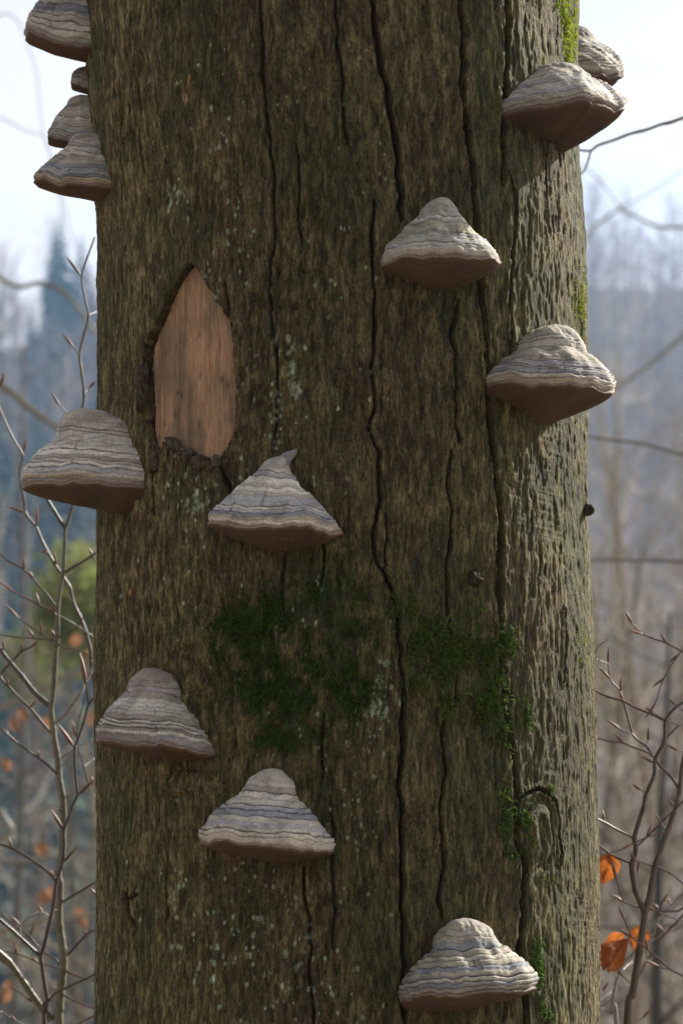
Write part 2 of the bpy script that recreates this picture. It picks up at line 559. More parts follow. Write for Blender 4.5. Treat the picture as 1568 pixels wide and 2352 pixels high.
def bark_fields(phi, z):
    """relief (m) and colour of the bark on a grid of angles and heights"""
    PH, Z = np.meshgrid(phi, z)
    S = PH * RM
    wob = 0.006 * (fbm(S / 0.05, Z / 0.09, 1, 3) - 0.5) + 0.0035 * (vn(S / 0.012, Z / 0.022, 6) - 0.5)
    Sw = S + wob
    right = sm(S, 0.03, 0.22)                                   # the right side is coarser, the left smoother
    left = sm(-S, 0.05, 0.25)  # paler side: drier bark, plus open-sky light put into the colour
    r1 = fbm(Sw / 0.0052, Z / 0.021, 2, 3)
    r2 = vn(Sw / 0.0031, Z / 0.011, 4)
    r3 = vn(S / 0.0019, Z / 0.0060, 5)
    rg = 1 - np.abs(2 * r1 - 1)                                 # sharp valleys between rounded strips
    slot = np.clip(0.42 - r1, 0, 1) * 2.6
    hor = vn(S / 0.03, Z / 0.0016, 3) * sm(vn(S / 0.06, Z / 0.05, 7), 0.5, 0.8)
    amp = 0.80 - 0.20 * right
    h = 0.0105 * (fbm(S / 0.16, Z / 0.22, 0, 2) - 0.5)
    h += amp * (0.0013 * (r1 - 0.5) * 2 - 0.0011 * np.clip(rg - 0.72, 0, 1) * 3 + 0.0010 * (r2 - 0.5) * 2 - 0.0016 * sm(slot, 0.1, 0.6)) + (0.0011 - 0.0005 * right) * (r3 - 0.5) - 0.00055 * hor
    big = fbm(S / 0.07, Z / 0.11, 3, 3)
    mid = fbm(S / 0.018, Z / 0.05, 6, 3)
    c = np.array([0.086, 0.058, 0.033])[None, None] + np.zeros(S.shape + (1,))
    warm = np.array([0.135, 0.095, 0.056])
    olive = np.array([0.098, 0.090, 0.038])
    dark = np.array([0.030, 0.032, 0.016])
    pale = np.array([0.235, 0.195, 0.125])

    def mixc(c, k, w):
        w = w[..., None]
        return c * (1 - w) + k * w
    c = mixc(c, warm, sm(mid, 0.35, 0.65) * 0.8)
    c = mixc(c, olive, np.clip(sm(big, 0.36, 0.66) * (0.30 + 0.55 * right + 0.25 * sm(np.abs(S), 0.2, 0.0)), 0, 1) * 0.85)
    rip = 0.45 * r1 + 0.55 * vn((Sw + 0.004 * (vn(S / 0.01, Z / 0.012, 3) - 0.5)) / 0.0030, Z / 0.0105, 1)
    h += 0.0007 * (1 - 0.4 * right) * (rip - 0.5) * 2
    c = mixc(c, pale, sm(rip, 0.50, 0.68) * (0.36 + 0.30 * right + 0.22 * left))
    c = mixc(c, dark * 1.2, sm(-rip, -0.46, -0.30) * 0.45)
    c = mixc(c, pale * 1.15, sm(r3 * 0.5 + mid * 0.5, 0.62, 0.75) * 0.30)
    c = mixc(c, dark, sm(slot, 0.12, 0.75) * (0.35 + 0.4 * right))
    alg = sm(fbm(S / 0.045, Z / 0.10, 4, 3), 0.52, 0.68)
    c = mixc(c, np.array([0.040, 0.050, 0.018]), alg * 0.5)
    # horizontal growth scars across the bark
    for px, py, hw, a in ((260, 240, 85, 1.0), (300, 232, 60, .7), (480, 215, 60, .5), (330, 1952, 60, .5), (300, 1390, 60, .8), (1310, 1280, 40, .5), (250, 830, 50, .3), (420, 800, 60, .0)):
        s0, z0 = sz(px, py)
        d = (Z - z0 - 0.004 * (vn(S / 0.015, Z * 0, 2) - 0.5))
        k = np.exp(-(d / 0.0035) ** 2) * np.exp(-((S - s0) / (hw * 0.0006)) ** 2) * a
        h += 0.0022 * k * (vn(S / 0.005, Z / 0.003, 5))
        c = mixc(c, warm * 1.25, k * 0.5)
    # knots
    for px, py, rx, ry in ((655, 665, 75, 45), (1245, 1910, 42, 88), (1086, 1330, 16, 18), (440, 1540, 70, 60), (420, 1800, 70, 30)):
        s0, z0 = sz(px, py)
        q = np.sqrt(((S - s0) / (rx * 0.00042)) ** 2 + ((Z - z0) / (ry * 0.0004)) ** 2) + 0.5 * (fbm(S / 0.02, Z / 0.02, 5, 3) - 0.5)
        h += 0.0026 * np.exp(-((q - 0.55) / 0.3) ** 2) - 0.0028 * np.exp(-((q - 0.98) / 0.10) ** 2) * (vn(S / 0.02, Z / 0.02, 1) > 0.3)
        h += 0.0003 * np.sin(q * 13 + 3 * fbm(S / 0.015, Z / 0.03, 2, 2)) * (q < 1.0)
    # rough knobbly ground of the mossy middle
    s0, z0 = sz(640, 1530)
    kn = np.exp(-((S - s0) / 0.10) ** 4 - ((Z - z0) / 0.095) ** 4)
    rough = fbm(S / 0.011, Z / 0.013, 7, 4)
    h += 0.009 * kn * (rough - 0.5)
    c = mixc(c, np.array([0.20, 0.145, 0.075]), kn * sm(rough, 0.54, 0.70) * 0.55)
    # cracks
    inner = np.array([0.040, 0.024, 0.015])
    for hw, dep, pts in CRACKS:
        P = poly_sz(pts)
        w = hw * 0.00041
        m0, m1 = P[:, 0].min() - 0.02, P[:, 0].max() + 0.02
        c0, c1 = np.searchsorted(phi * RM, [m0, m1])
        q0, q1 = np.searchsorted(z, [P[:, 1].min() - 0.012, P[:, 1].max() + 0.012])
        if c1 - c0 < 2 or q1 - q0 < 2:
            continue
        s_, z_ = S[q0:q1, c0:c1], Z[q0:q1, c0:c1]
        jx = 0.0030 * (vn(s_ * 0 + hw * 7, z_ / 0.010, 3) - 0.5) + 0.0014 * (vn(s_ * 0 + hw * 3, z_ / 0.0035, 5) - 0.5)
        d, t = seg_dist(s_ + jx, z_, P)
        ww = w * (0.55 + 0.9 * vn(s_ * 0 + hw, z_ / 0.028, 2)) * (0.35 + 0.65 * np.minimum(1, 14 * np.minimum(t + .02, 1.02 - t)))
        k = 1 - sm(d, ww * 0.75, ww * 1.25 + 0.0009)
        lip = np.exp(-((d - ww * 1.9 - 0.001) / (ww + 0.0015)) ** 2)
        h[q0:q1, c0:c1] += -dep * 0.001 * k + 0.0009 * lip * (1 - k)
        c[q0:q1, c0:c1] = mixc(c[q0:q1, c0:c1], inner, k * 0.95)
    # moss ground colour
    for key, bl in MOSS.items():
        for px, py, rx, ry, dn in bl:
            s0, z0 = sz(px, py)
            k = np.exp(-(((S - s0) / (rx * 0.00043)) ** 2 + ((Z - z0) / (ry * 0.0004)) ** 2) * 1.1) * min(1, dn)
            k = k * sm(fbm(S / 0.012, Z / 0.016, 2, 3), 0.30, 0.55)
            c = mixc(c, np.array([0.030, 0.050, 0.012]), np.clip(k, 0, 1) * 0.85)
            h += 0.0015 * k
    # lichen flecks
    lr = np.random.default_rng(5)
    fl = [(lr.uniform(560, 900), lr.uniform(100, 2330), lr.uniform(1.2, 3.4)) for _ in range(120)]
    fl += [(lr.uniform(240, 560), lr.uniform(100, 2330), lr.uniform(1.0, 3.0)) for _ in range(90)]
    for cx_, cy_, sx_, sy_, n_, rr in ((410, 440, 12, 14, 12, 5), (400, 480, 20, 30, 8, 4), (510, 330, 14, 40, 10, 4), (545, 520, 20, 60, 14, 4), (672, 850, 9, 50, 24, 5), (640, 920, 10, 60, 16, 4),
                                     (635, 1000, 10, 40, 10, 4), (590, 840, 24, 50, 12, 3), (870, 1590, 14, 40, 22, 5), (855, 1640, 26, 60, 26, 5), (450, 1130, 12, 40, 20, 5), (420, 1170, 30, 60, 20, 4),
                                     (490, 640, 30, 40, 12, 4), (590, 1900, 40, 60, 14, 4), (560, 2100, 60, 60, 24, 4), (480, 2200, 50, 60, 26, 5), (620, 2260, 60, 60, 26, 4), (690, 2140, 20, 40, 10, 5),
                                     (800, 1780, 30, 120, 24, 3), (730, 2300, 60, 40, 20, 4), (400, 2060, 30, 60, 14, 4), (570, 1150, 60, 40, 10, 3), (830, 1880, 20, 80, 14, 3), (550, 1060, 16, 30, 8, 4)):
        fl += [(lr.normal(cx_, sx_), lr.normal(cy_, sy_), lr.uniform(1.2, rr)) for _ in range(n_)]
    pal = np.array([0.40, 0.48, 0.44])
    sg, zg = phi * RM, z
    for px, py, r in fl:
        s0, z0 = sz(px, py)
        r *= 0.00042
        c0, c1 = np.searchsorted(sg, [s0 - 3 * r, s0 + 3 * r])
        q0, q1 = np.searchsorted(zg, [z0 - 4 * r, z0 + 4 * r])
        if c1 - c0 < 2 or q1 - q0 < 2:
            continue
        s_, z_ = S[q0:q1, c0:c1], Z[q0:q1, c0:c1]
        q = ((s_ - s0) / r) ** 2 + ((z_ - z0) / (r * 1.5)) ** 2
        k = sm(-q + 1.9 * (vn(s_ / 0.0022, z_ / 0.0026, 6)), -0.9, 0.4) * 0.85
        c[q0:q1, c0:c1] = mixc(c[q0:q1, c0:c1], pal * lr.uniform(0.7, 1.05), k)
    # two fresh nicks with orange inner bark
    for px, py, rx, ry, a in ((428, 222, 9, 22, 1.0), (436, 186, 4, 16, .8), (290, 1362, 8, 12, .7), (447, 208, 4, 8, .6)):
        s0, z0 = sz(px, py)
        q = np.sqrt(((S - s0 - 0.15 * (Z - z0)) / (rx * 0.00044)) ** 2 + ((Z - z0) / (ry * 0.0004)) ** 2) + 0.7 * (vn(S / 0.004, Z / 0.004, 3) - 0.5)
        k = (1 - sm(q, 0.7, 1.0)) * a
        c = mixc(c, np.array([0.42, 0.22, 0.12]) * (0.6 + 0.8 * vn(S / 0.004, Z / 0.006, 2))[..., None], k)
        h -= 0.0022 * k
    # the bare place: push the bark mesh in below the wood
    HP = poly_sz(HOLE)
    jit = 0.0022 * (vn(S / 0.004, Z / 0.004, 1) - 0.5) + 0.0014 * (vn(S / 0.0019, Z / 0.0019, 4) - 0.5)
    ins = inside(S + jit, Z + jit * 0.8, HP)
    d, _t = seg_dist(S, Z, np.vstack([HP, HP[:1]]))
    edge = (~ins) & (d < 0.006)
    c = np.where(edge[..., None], c * 0.8 + np.array([0.03, 0.016, 0.008]) * 0.2, c)
    h = np.where(edge, h + 0.0016 * np.exp(-(d / 0.003) ** 2), h)
    c = np.where(ins[..., None], np.array([0.045, 0.024, 0.014]), c)
    h = np.where(ins, -0.0125 + h * 0.15, h)
    return h, c * np.array([1.00, 1.00, 0.70]) * (1 + 0.5 * left)[..., None] * (1 - right[..., None] * np.array([0.0, 0.0, 0.16]))  # left boost paints in sky light on top of drier bark


tree = empty('dead_beech_tree', (0, 0, 0))
tag(tree, 'thick dead tree trunk with cracked brown bark, bracket fungi and a bare wood patch', 'tree')

phi_f = np.radians(np.arange(-104, 104.01, 0.272))
phi_b = np.radians(np.arange(104.6, 255.4, 4.6))
z_f = np.arange(1.235, 2.352, 0.00122)
z_lo = np.concatenate([np.linspace(-0.25, 0.6, 22)[:-1], np.linspace(0.6, 1.18, 30)[:-1], np.linspace(1.18, 1.2335, 12)])
z_hi = np.concatenate([np.arange(2.354, 2.62, 0.005), np.linspace(2.63, 3.2, 40), np.linspace(3.25, 5.6, 40)])


def build_trunk():
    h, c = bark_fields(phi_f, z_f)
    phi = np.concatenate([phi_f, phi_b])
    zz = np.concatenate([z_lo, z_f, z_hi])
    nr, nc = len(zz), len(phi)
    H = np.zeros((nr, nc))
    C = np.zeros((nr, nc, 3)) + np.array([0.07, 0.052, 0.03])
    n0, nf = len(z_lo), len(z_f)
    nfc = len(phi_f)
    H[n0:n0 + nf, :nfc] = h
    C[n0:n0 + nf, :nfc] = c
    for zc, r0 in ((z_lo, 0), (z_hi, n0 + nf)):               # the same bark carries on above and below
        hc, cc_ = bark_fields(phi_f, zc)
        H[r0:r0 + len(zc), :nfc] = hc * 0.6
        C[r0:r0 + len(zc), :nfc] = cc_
    # fade the relief to the coarse rows and the coarse back
    PHc, Zc = np.meshgrid(phi, zz)
    Cc = 0.006 * (fbm(PHc * RM / 0.04, Zc / 0.12, 2, 3) - 0.5)
    msk = np.zeros((nr, nc))
    msk[:, :nfc] = 1
    H = np.where(msk > 0, H, Cc)
    V = tpoint(PHc, Zc, H)
    # broken top
    top = nr - 1
    V[top - 3:, :, 2] += (0.25 * (vn(PHc[top - 3:] * 2.5, Zc[top - 3:] * 0, 3) - 0.5))
    V = V.reshape(-1, 3)
    F = grid_faces(nr, nc)
    i = np.arange(nr - 1) * nc
    seam = np.stack([i + nc - 1, i, i + nc, i + 2 * nc - 1], -1)
    cap_c = len(V)
    V = np.vstack([V, [[float(trunk_X(5.0)), 0, 5.2]]])
    Cc2 = np.vstack([C.reshape(-1, 3), [[0.2, 0.14, 0.09]]])
    k = np.arange(0, nc - 1, 1)
    capf = np.stack([top * nc + k, top * nc + k + 1, np.full(len(k), cap_c), np.full(len(k), cap_c)], -1)
    # quads with a doubled corner are triangles: give them as thin quads through the ring instead
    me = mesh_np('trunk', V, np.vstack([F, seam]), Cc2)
    return link('trunk', me, M_BARK, tree)


trunk_o = build_trunk()


def build_wood():
    HP = poly_sz(HOLE)
    cc = HP.mean(0)
    P2 = cc + (HP - cc) * 1.03
    s = np.arange(HP[:, 0].min() - 0.006, HP[:, 0].max() + 0.006, 0.0016)
    z = np.arange(HP[:, 1].min() - 0.006, HP[:, 1].max() + 0.006, 0.0020)
    S, Z = np.meshgrid(s, z)
    h = -0.0072 + 0.0005 * (fbm(S / 0.004, Z / 0.05, 3, 3) - 0.5) + 0.004 * (fbm(S / 0.05, Z / 0.1, 1, 2) - 0.5)
    V = tpoint(S / RM, Z, h).reshape(-1, 3)
    n = fbm(S / 0.0030, Z / 0.045, 2, 3)
    b = fbm(S / 0.022, Z / 0.055, 5, 3)
    c = np.array([0.40, 0.235, 0.130]) + np.zeros(S.shape + (3,))
    c = c * (0.80 + 0.4 * n)[..., None]
    c = c * (1 - 0.70 * sm(b, 0.45, 0.70))[..., None] + np.array([0.17, 0.125, 0.075]) * (0.70 * sm(b, 0.45, 0.70))[..., None]
    st = sm(vn(S / 0.0011, Z / 0.02, 4), 0.80, 0.95)
    c = c * (1 - 0.25 * st)[..., None]
    for a_, b_ in np.random.default_rng(8).random((16, 2)):            # insect holes and dark flecks
        q = np.hypot(S - s[0] - a_ * (s[-1] - s[0]), (Z - z[0] - b_ * (z[-1] - z[0])) / 1.8)
        c = c * (1 - 0.75 * np.exp(-(q / 0.0014) ** 2))[..., None]
    c = c * (1 - 0.22 * sm(fbm(S / 0.006, Z / 0.12, 6, 3), 0.52, 0.70))[..., None]
    ins = inside(S, Z, P2)
    lp = HP[3:10][::-1]                                     # the bark stands off the wood along the left edge
    gap = 0.0048 * sm(lp[:, 1].max() - Z, 0.0, 0.03)
    ins &= (S > np.interp(Z, lp[:, 1], lp[:, 0]) + gap) | (gap <= 0)
    F = grid_faces(len(z), len(s))
    keep = ins.ravel()[F].all(1)
    return link('exposed_wood', mesh_np('exposed_wood', V, F[keep], c.reshape(-1, 3)), M_WOOD, tree)


tag(build_wood(), 'smooth pinkish bare wood where the bark has fallen off')


def chunk(name, px, py, rx, ry, th, rot, seed, col, lift=0.0):
    """a loose lump of bark lying on the trunk: rugged slab"""
    s0, z0 = sz(px, py)
    nu, nvv = 26, 9
    u = np.linspace(0, 2 * math.pi, nu + 1)[:-1]
    v = np.linspace(0, 1, nvv)
    U, Vv = np.meshgrid(u, v)
    outl = 0.45 + 0.75 * vn(np.cos(U) * 2.2 + 5, np.sin(U) * 2.2 + 5, seed) + 0.5 * vn(np.cos(U) * 6 + 5, np.sin(U) * 6 + 5, seed + 1)
    rr = np.sin(Vv * math.pi / 2) ** 0.7
    ds, dz = np.cos(U) * rx * 0.00042 * rr * outl, np.sin(U) * ry * 0.0004 * rr * outl
    cr, sr = math.cos(rot), math.sin(rot)
    ds, dz = ds * cr - dz * sr, ds * sr + dz * cr
    hh = th * (1 - Vv ** 5) * (0.15 + 1.3 * fbm((s0 + ds) / 0.007, (z0 + dz) / 0.0045, seed, 4)) - 0.002 * (Vv > 0.99) + lift
    P = tpoint((s0 + ds) / RM, z0 + dz, hh - 0.0015)
    c = np.asarray(col) * (0.6 + 0.8 * fbm((s0 + ds) / 0.004, (z0 + dz) / 0.006, seed + 1, 3))[..., None]
    F = grid_faces(nvv, nu)
    i = np.arange(nvv - 1) * nu
    F = np.vstack([F, np.stack([i + nu - 1, i, i + nu, i + 2 * nu - 1], -1)])
    o = link(name, mesh_np(name, P.reshape(-1, 3), F, c.reshape(-1, 3)), M_BARK, tree)
    return o


for k, (px, py, rx, ry, th, rot, lift) in enumerate([(392, 1020, 26, 14, 0.009, -0.5, -0.004), (424, 1040, 24, 15, 0.008, -0.5, -0.003), (458, 1060, 22, 15, 0.008, -0.2, -0.003), (490, 1064, 20, 14, 0.006, 0.3, -0.002),
                                                     (352, 1052, 13, 34, 0.006, 0.1, 0.0), (322, 900, 10, 48, 0.006, 0.0, 0.0), (329, 862, 9, 26, 0.006, 0.1, 0.0)]):
    chunk('bark_flake', px, py, rx, ry, th, rot, k + 1, (0.13, 0.10, 0.065), lift)
chunk('bark_chip', 427, 226, 8, 15, 0.004, 0.3, 3, (0.46, 0.27, 0.17), 0.0)
for px, py, r in ((1086, 1328, 15), (1338, 1172, 12)):
    chunk('branch_stub', px, py, r, r * 1.1, 0.012, 0.0, 5, (0.075, 0.066, 0.035), 0.0)


# ------------------------------------------------------------------ moss
def build_moss(key, label, base, n_per, length, tip, thr=0.44):
    blobs = MOSS[key]
    r = np.random.default_rng(len(key) * 13 + n_per)
    S, Z = [], []
    for px, py, rx, ry, dn in blobs:
        s0, z0 = sz(min(px, 1352), py)
        rx = rx / max(0.34, math.cos(s0 / RM))
        n = int(n_per * dn * rx * ry / 1000.0)
        a = r.normal(size=(n, 2)) * 0.55
        S.append(s0 + a[:, 0] * rx * 0.00046)
        Z.append(z0 + a[:, 1] * ry * 0.0004)
    S, Z = np.concatenate(S), np.concatenate(Z)
    k = fbm(S / 0.010, Z / 0.013, 2, 3) + r.uniform(-0.07, 0.07, len(S))
    keep = (k > thr) & (np.abs(S) < 0.43)
    S, Z = S[keep], Z[keep]
    n = len(S)
    cl = fbm(S / 0.007, Z / 0.009, 5, 2)
    phi = S / RM
    base_p = tpoint(phi, Z, -0.0015)
    nrm = np.stack([np.sin(phi), -np.cos(phi), 0 * phi], -1)
    tan = np.stack([np.cos(phi), np.sin(phi), 0 * phi], -1)
    up = np.array([0, 0, 1.0])
    an = r.uniform(0, 2 * math.pi, n)
    out = r.uniform(0.25, 1.0, n)
    d = nrm * out[:, None] + (tan * np.cos(an)[:, None] + up * (np.sin(an) - 0.35)[:, None]) * 0.75
    d /= np.linalg.norm(d, axis=1)[:, None]
    L = length * r.uniform(0.6, 1.35, n) * (0.6 + 0.9 * cl)
    w = 0.00045 + 0.0005 * r.random(n)
    sd = np.cross(d, r.normal(size=(n, 3)))
    sd /= np.linalg.norm(sd, axis=1)[:, None] + 1e-9
    droop = np.array([0, 0, -1.0]) * (L * 0.22)[:, None]
    p0 = base_p
    p1 = base_p + d * (L * 0.6)[:, None]
    p2 = base_p + d * L[:, None] + droop
    V = np.stack([p0 - sd * (w * .6)[:, None], p0 + sd * (w * .6)[:, None], p1 + sd * w[:, None], p1 - sd * w[:, None], p2 + sd * (w * .25)[:, None], p2 - sd * (w * .25)[:, None]], 1).reshape(-1, 3)
    i = np.arange(n)[:, None] * 6
    F = np.vstack([i + np.array([[0, 1, 2, 3]]), i + np.array([[3, 2, 4, 5]])])
    hue = r.random((n, 1))
    c = np.asarray(base) * (1 - hue) + np.asarray(tip) * hue
    c = np.repeat(c * r.uniform(0.7, 1.3, (n, 1)), 6, axis=0)
    o = link('moss', mesh_np('moss', V, F, c), M_MOSS)
    tag(o, label, 'moss', 'moss growing on the dead trunk', 'stuff')


DK, LT = (0.038, 0.068, 0.011), (0.090, 0.150, 0.022)
build_moss('main', 'wide dark green moss spread over knobbly bark between the middle fungi', DK, 520, 0.0042, LT)
build_moss('crack', 'green moss cushion hanging between two long thin bark cracks', (0.055, 0.088, 0.014), 460, 0.0048, (0.115, 0.17, 0.026))
build_moss('fork', 'green moss along both sides of the widest bark crack', (0.05, 0.082, 0.013), 430, 0.0043, (0.105, 0.16, 0.025))
build_moss('top', 'bright yellow green moss streaming down above the largest right fungus', (0.20, 0.26, 0.028), 480, 0.0050, (0.36, 0.42, 0.05))
build_moss('edge', 'yellow green moss tuft on the trunk edge above a domed fungus', (0.10, 0.13, 0.016), 1300, 0.0060, (0.30, 0.35, 0.045), 0.36)
build_moss('streak', 'small bright moss streak on coarse grey bark, away from cracks', (0.09, 0.14, 0.02), 1100, 0.0042, (0.20, 0.27, 0.035), 0.38)
build_moss('rim', 'slim yellowish moss strip down the sunlit trunk edge', (0.12, 0.16, 0.02), 1300, 0.0045, (0.28, 0.33, 0.045), 0.36)
build_moss('scar', 'thin moss strands beside the round bark scar and wide crack', (0.045, 0.08, 0.012), 300, 0.0035, (0.11, 0.18, 0.025))
build_moss('foot', 'small green moss tufts beside the lowest fungus', (0.05, 0.10, 0.014), 420, 0.004, (0.11, 0.19, 0.026))

# ------------------------------------------------------------------ bracket fungi
TT = np.array([0, .02, .1, .25, .4, .55, .7, .85, 1.0])


def fungus(spec):
    cx, ay, bx, by = spec['c'], spec['top'], spec['bot'][0], spec['bot'][1]
    lx, ly, fy, rx, ry = spec['rim']
    pl, pr = np.array(spec['L']), np.array(spec['R'])
    seed = spec['seed']
    r = np.random.default_rng(seed)
    if 'phi' in spec:
        phi = math.radians(spec['phi'])
        z_mid = ZC + (HOR - fy) / FPX * (DC - RM * math.cos(phi))
    else:
        phi, z_mid = surf(cx, fy)
    R, xc = float(trunk_R(z_mid)), float(trunk_X(z_mid))
    n = np.array([math.sin(phi), -math.cos(phi), 0])
    t = np.array([math.cos(phi), math.sin(phi), 0])
    base = np.array([xc, 0, 0]) + n * (R - 0.002)
    depth = base[1] + DC
    mpp = depth / FPX
    p = spec['p'] * mpp
    wl_, wr_ = spec['wl'] * mpp, spec['wr'] * mpp

    def zrow(row, pt):
        return ZC + (HOR - row) / FPX * (pt[1] + DC)
    z_top = zrow(ay, base)
    zl = zrow(ly, base - t * wl_)
    zr = zrow(ry, base + t * wr_)
    zf = zrow(fy, base + n * p)
    zb = zrow(by, base)
    ta = spec.get('apex', 0) * mpp                       # sideways shift of the summit
    tb = (bx - cx) * mpp / max(0.35, math.cos(phi))
    NA, NT = 150, 100
    al = np.linspace(math.radians(-90), math.radians(270), NA)
    tv = np.linspace(0, 1, NT) ** 1.0
    A, T = np.meshgrid(al, tv)
    wob = fbm(np.cos(A) * 1.6 + 9, np.sin(A) * 1.6 + T * 0.7 + 3, seed, 3) - 0.5
    fL = np.interp(T, TT, pl)
    fR = np.interp(T, TT, pr)
    if 'knob' in spec:                                     # smooth dome on top, then a flaring skirt
        tk, kl, kr, gl, gr = spec['knob']
        tk = tk + 0.05 * np.sin(A * 2 + seed)
        dome = np.sqrt(np.clip(1 - (1 - np.clip(T / tk, 0, 1)) ** 2, 0, 1))
        uu = np.clip((T - tk) / (1 - tk), 0, 1)
        fL = np.where(T < tk, kl * dome, kl + (1 - kl) * (1 - (1 - uu) ** gl))
        fR = np.where(T < tk, kr * dome, kr + (1 - kr) * (1 - (1 - uu) ** gr))
    k = 7
    ker = np.hanning(k)
    ker /= ker.sum()

    def smooth(a):
        b = np.vstack([np.repeat(a[:1], k // 2, 0), a, np.repeat(a[-1:], k // 2, 0)])
        q = np.apply_along_axis(lambda v: np.convolve(v, ker, 'valid'), 0, b)
        q[0] = a[0]
        q[-1] = a[-1]
        q[1:4] = a[1:4]
        return q
    fL, fR = smooth(fL), smooth(fR)
    bl = 0.3 * np.interp(T, TT, pl), 0.3 * np.interp(T, TT, pr)
    fL, fR = 0.7 * fL + bl[0], 0.7 * fR + bl[1]
    cosA, sinA = np.cos(A), np.sin(A)
    side = 0.5 + 0.5 * np.clip(cosA * 1.6, -1, 1)
    fr = fL * (1 - side) + fR * side
    w = np.where(cosA < 0, wl_, wr_)
    ex = spec.get('square', 0.86)
    X = np.sign(cosA) * np.abs(cosA) ** ex * w * fr
    Yo = np.sign(sinA) * np.abs(sinA) ** ex * p * (0.85 * fr ** 0.85 + 0.15 * T)
    fr_end = 1 - 0.045 * sm(T, 0.90, 1.0)
    X, Yo = X * fr_end, Yo * fr_end
    lobes = 1 + 0.10 * wob * 2 + 0.016 * np.sin(A * 7 + seed) * sm(T, .5, 1)
    X, Yo = X * lobes, Yo * lobes
    rimz = np.where(cosA < 0, zf + (zl - zf) * np.abs(cosA) ** 1.7, zf + (zr - zf) * np.abs(cosA) ** 1.7)
    rimz = rimz + 0.0045 * wob * 2 + 0.0009 * (vn(A * 9, T * 0 + 1, seed + 2) - 0.5) * 2
    Zz = z_top + (rimz - z_top) * T
    # growth rings: grooves at uneven spacing that wave along the margin
    tw = T + 0.052 * (fbm(A * 1.8 + seed, T * 3.0, seed + 3, 3) - 0.5) + 0.012 * (vn(A * 9 + seed, T * 8, seed + 1) - 0.5)
    pos = [0.17]
    while pos[-1] < 0.97:
        pos.append(pos[-1] + r.uniform(0.035, 0.095) * (1.25 - 0.5 * pos[-1]))
    pos = np.array(pos)
    rel = np.zeros_like(T)
    groove = np.zeros_like(T)
    strength = r.uniform(0.0, 1.0, len(pos)) ** 1.5 + 0.12
    strength[np.argmin(np.abs(pos - 0.82))] = 1.35
    for q, s_ in zip(pos, strength):
        loc = 0.55 + 0.7 * vn(A * 2.2 + q * 31, T * 0 + q * 7, seed)
        g = np.exp(-((tw - q) / 0.0085) ** 2) * s_ * loc
        groove = np.maximum(groove, g)
        rel += -g * 0.9 + 0.55 * s_ * loc * np.exp(-((tw - q - 0.026) / 0.020) ** 2)
    size = (wl_ + wr_) / 0.12
    disp = size * (0.0012 * rel * sm(T, 0.15, 0.45) + 0.0052 * (fbm(X / 0.013 + 4, Zz / 0.010 + Yo / 0.016, seed + 1, 3) - 0.5) * sm(T, 0.0, 0.2) + 0.0013 * (fbm(X / 0.0042, Zz / 0.0042 + Yo / 0.005, seed + 4, 2) - 0.5))
    rad = np.sqrt((X / (w + 1e-6)) ** 2 + (Yo / p) ** 2) + 1e-6
    nx, ny = X / (w + 1e-6) / rad, Yo / p / rad
    X, Yo, Zz = X + disp * nx * 0.85, Yo + disp * ny * 0.85, Zz + disp * 0.6
    X = X + ta * (1 - T)
    Yo = Yo + spec.get('off', 0.12) * p * (1 - T) ** 1.4

    def world(x, y, z):
        return base[None, None] * np.array([1, 1, 0]) + t * x[..., None] + n * y[..., None] + np.array([0, 0, 1.0]) * z[..., None]
    P = world(X, Yo, Zz)
    # colours of the zones
    pal = np.array([[0.29, 0.265, 0.235], [0.22, 0.215, 0.225], [0.33, 0.305, 0.265], [0.155, 0.16, 0.18], [0.25, 0.225, 0.185], [0.35, 0.325, 0.295], [0.185, 0.165, 0.145]])
    idx = np.searchsorted(pos, tw)
    pick = r.integers(0, len(pal), len(pos) + 2)
    c = pal[pick[np.clip(idx, 0, len(pos) + 1)]]
    cap_c = np.array(spec.get('cap', (0.225, 0.205, 0.18)))
    k0 = 1 - sm(tw, 0.13, 0.40)
    c = c * (1 - k0)[..., None] + cap_c * k0[..., None]
    mot = fbm(X / 0.016 + 3, Zz / 0.009, seed + 5, 4)
    c = c * (0.80 + 0.42 * mot)[..., None]
    gn = sm(fbm(X / 0.02 + 7, Zz / 0.008, seed + 2, 3), 0.52, 0.72) * spec.get('green', 0.3)
    c = c * (1 - gn)[..., None] + np.array([0.25, 0.25, 0.155]) * gn[..., None]
    c = c * (1 - 0.85 * np.clip(groove * 1.3, 0, 1) * sm(T, .1, .3))[..., None]
    blot = sm(fbm(X / 0.011 + 13, Zz / 0.006 + Yo / 0.02, seed + 6, 4), 0.50, 0.70)
    c = c * (1 - 0.30 * blot)[..., None]
    for a_ in r.uniform(0.5, 2.7, 5):                      # fine cracks across the zones
        ln = np.exp(-((A - a_ - 0.02 * (vn(T * 20, T * 0 + a_, 3) - 0.5)) / 0.012) ** 2) * sm(T, .45, .55) * (1 - sm(T, .8, .98)) * (vn(T * 9 + a_ * 5, T * 0, 5) > 0.4)
        c = c * (1 - 0.5 * ln)[..., None]
    m = sm(tw + 0.05 * (fbm(A * 2.5 + 2, A * 0 + 1, seed, 3) - 0.5), 0.875, 0.915)
    tan_c = np.array(spec.get('tan', (0.150, 0.112, 0.075))) * (0.6 + 0.8 * fbm(X / 0.012, Zz / 0.003, seed + 3, 3))[..., None]
    c = c * (1 - m * 0.30)[..., None] + tan_c * (m * 0.30)[..., None]
    m = sm(tw + 0.03 * (fbm(A * 4 + 7, A * 0 + 4, seed, 3) - 0.5), 0.965, 0.99)
    c = c * (1 - m * 0.75)[..., None] + np.array([0.085, 0.042, 0.026]) * (m * 0.75)[..., None]
    c *= 1.98 * spec.get('lum', 1.0) * np.array([1.0, 0.965, 0.895])
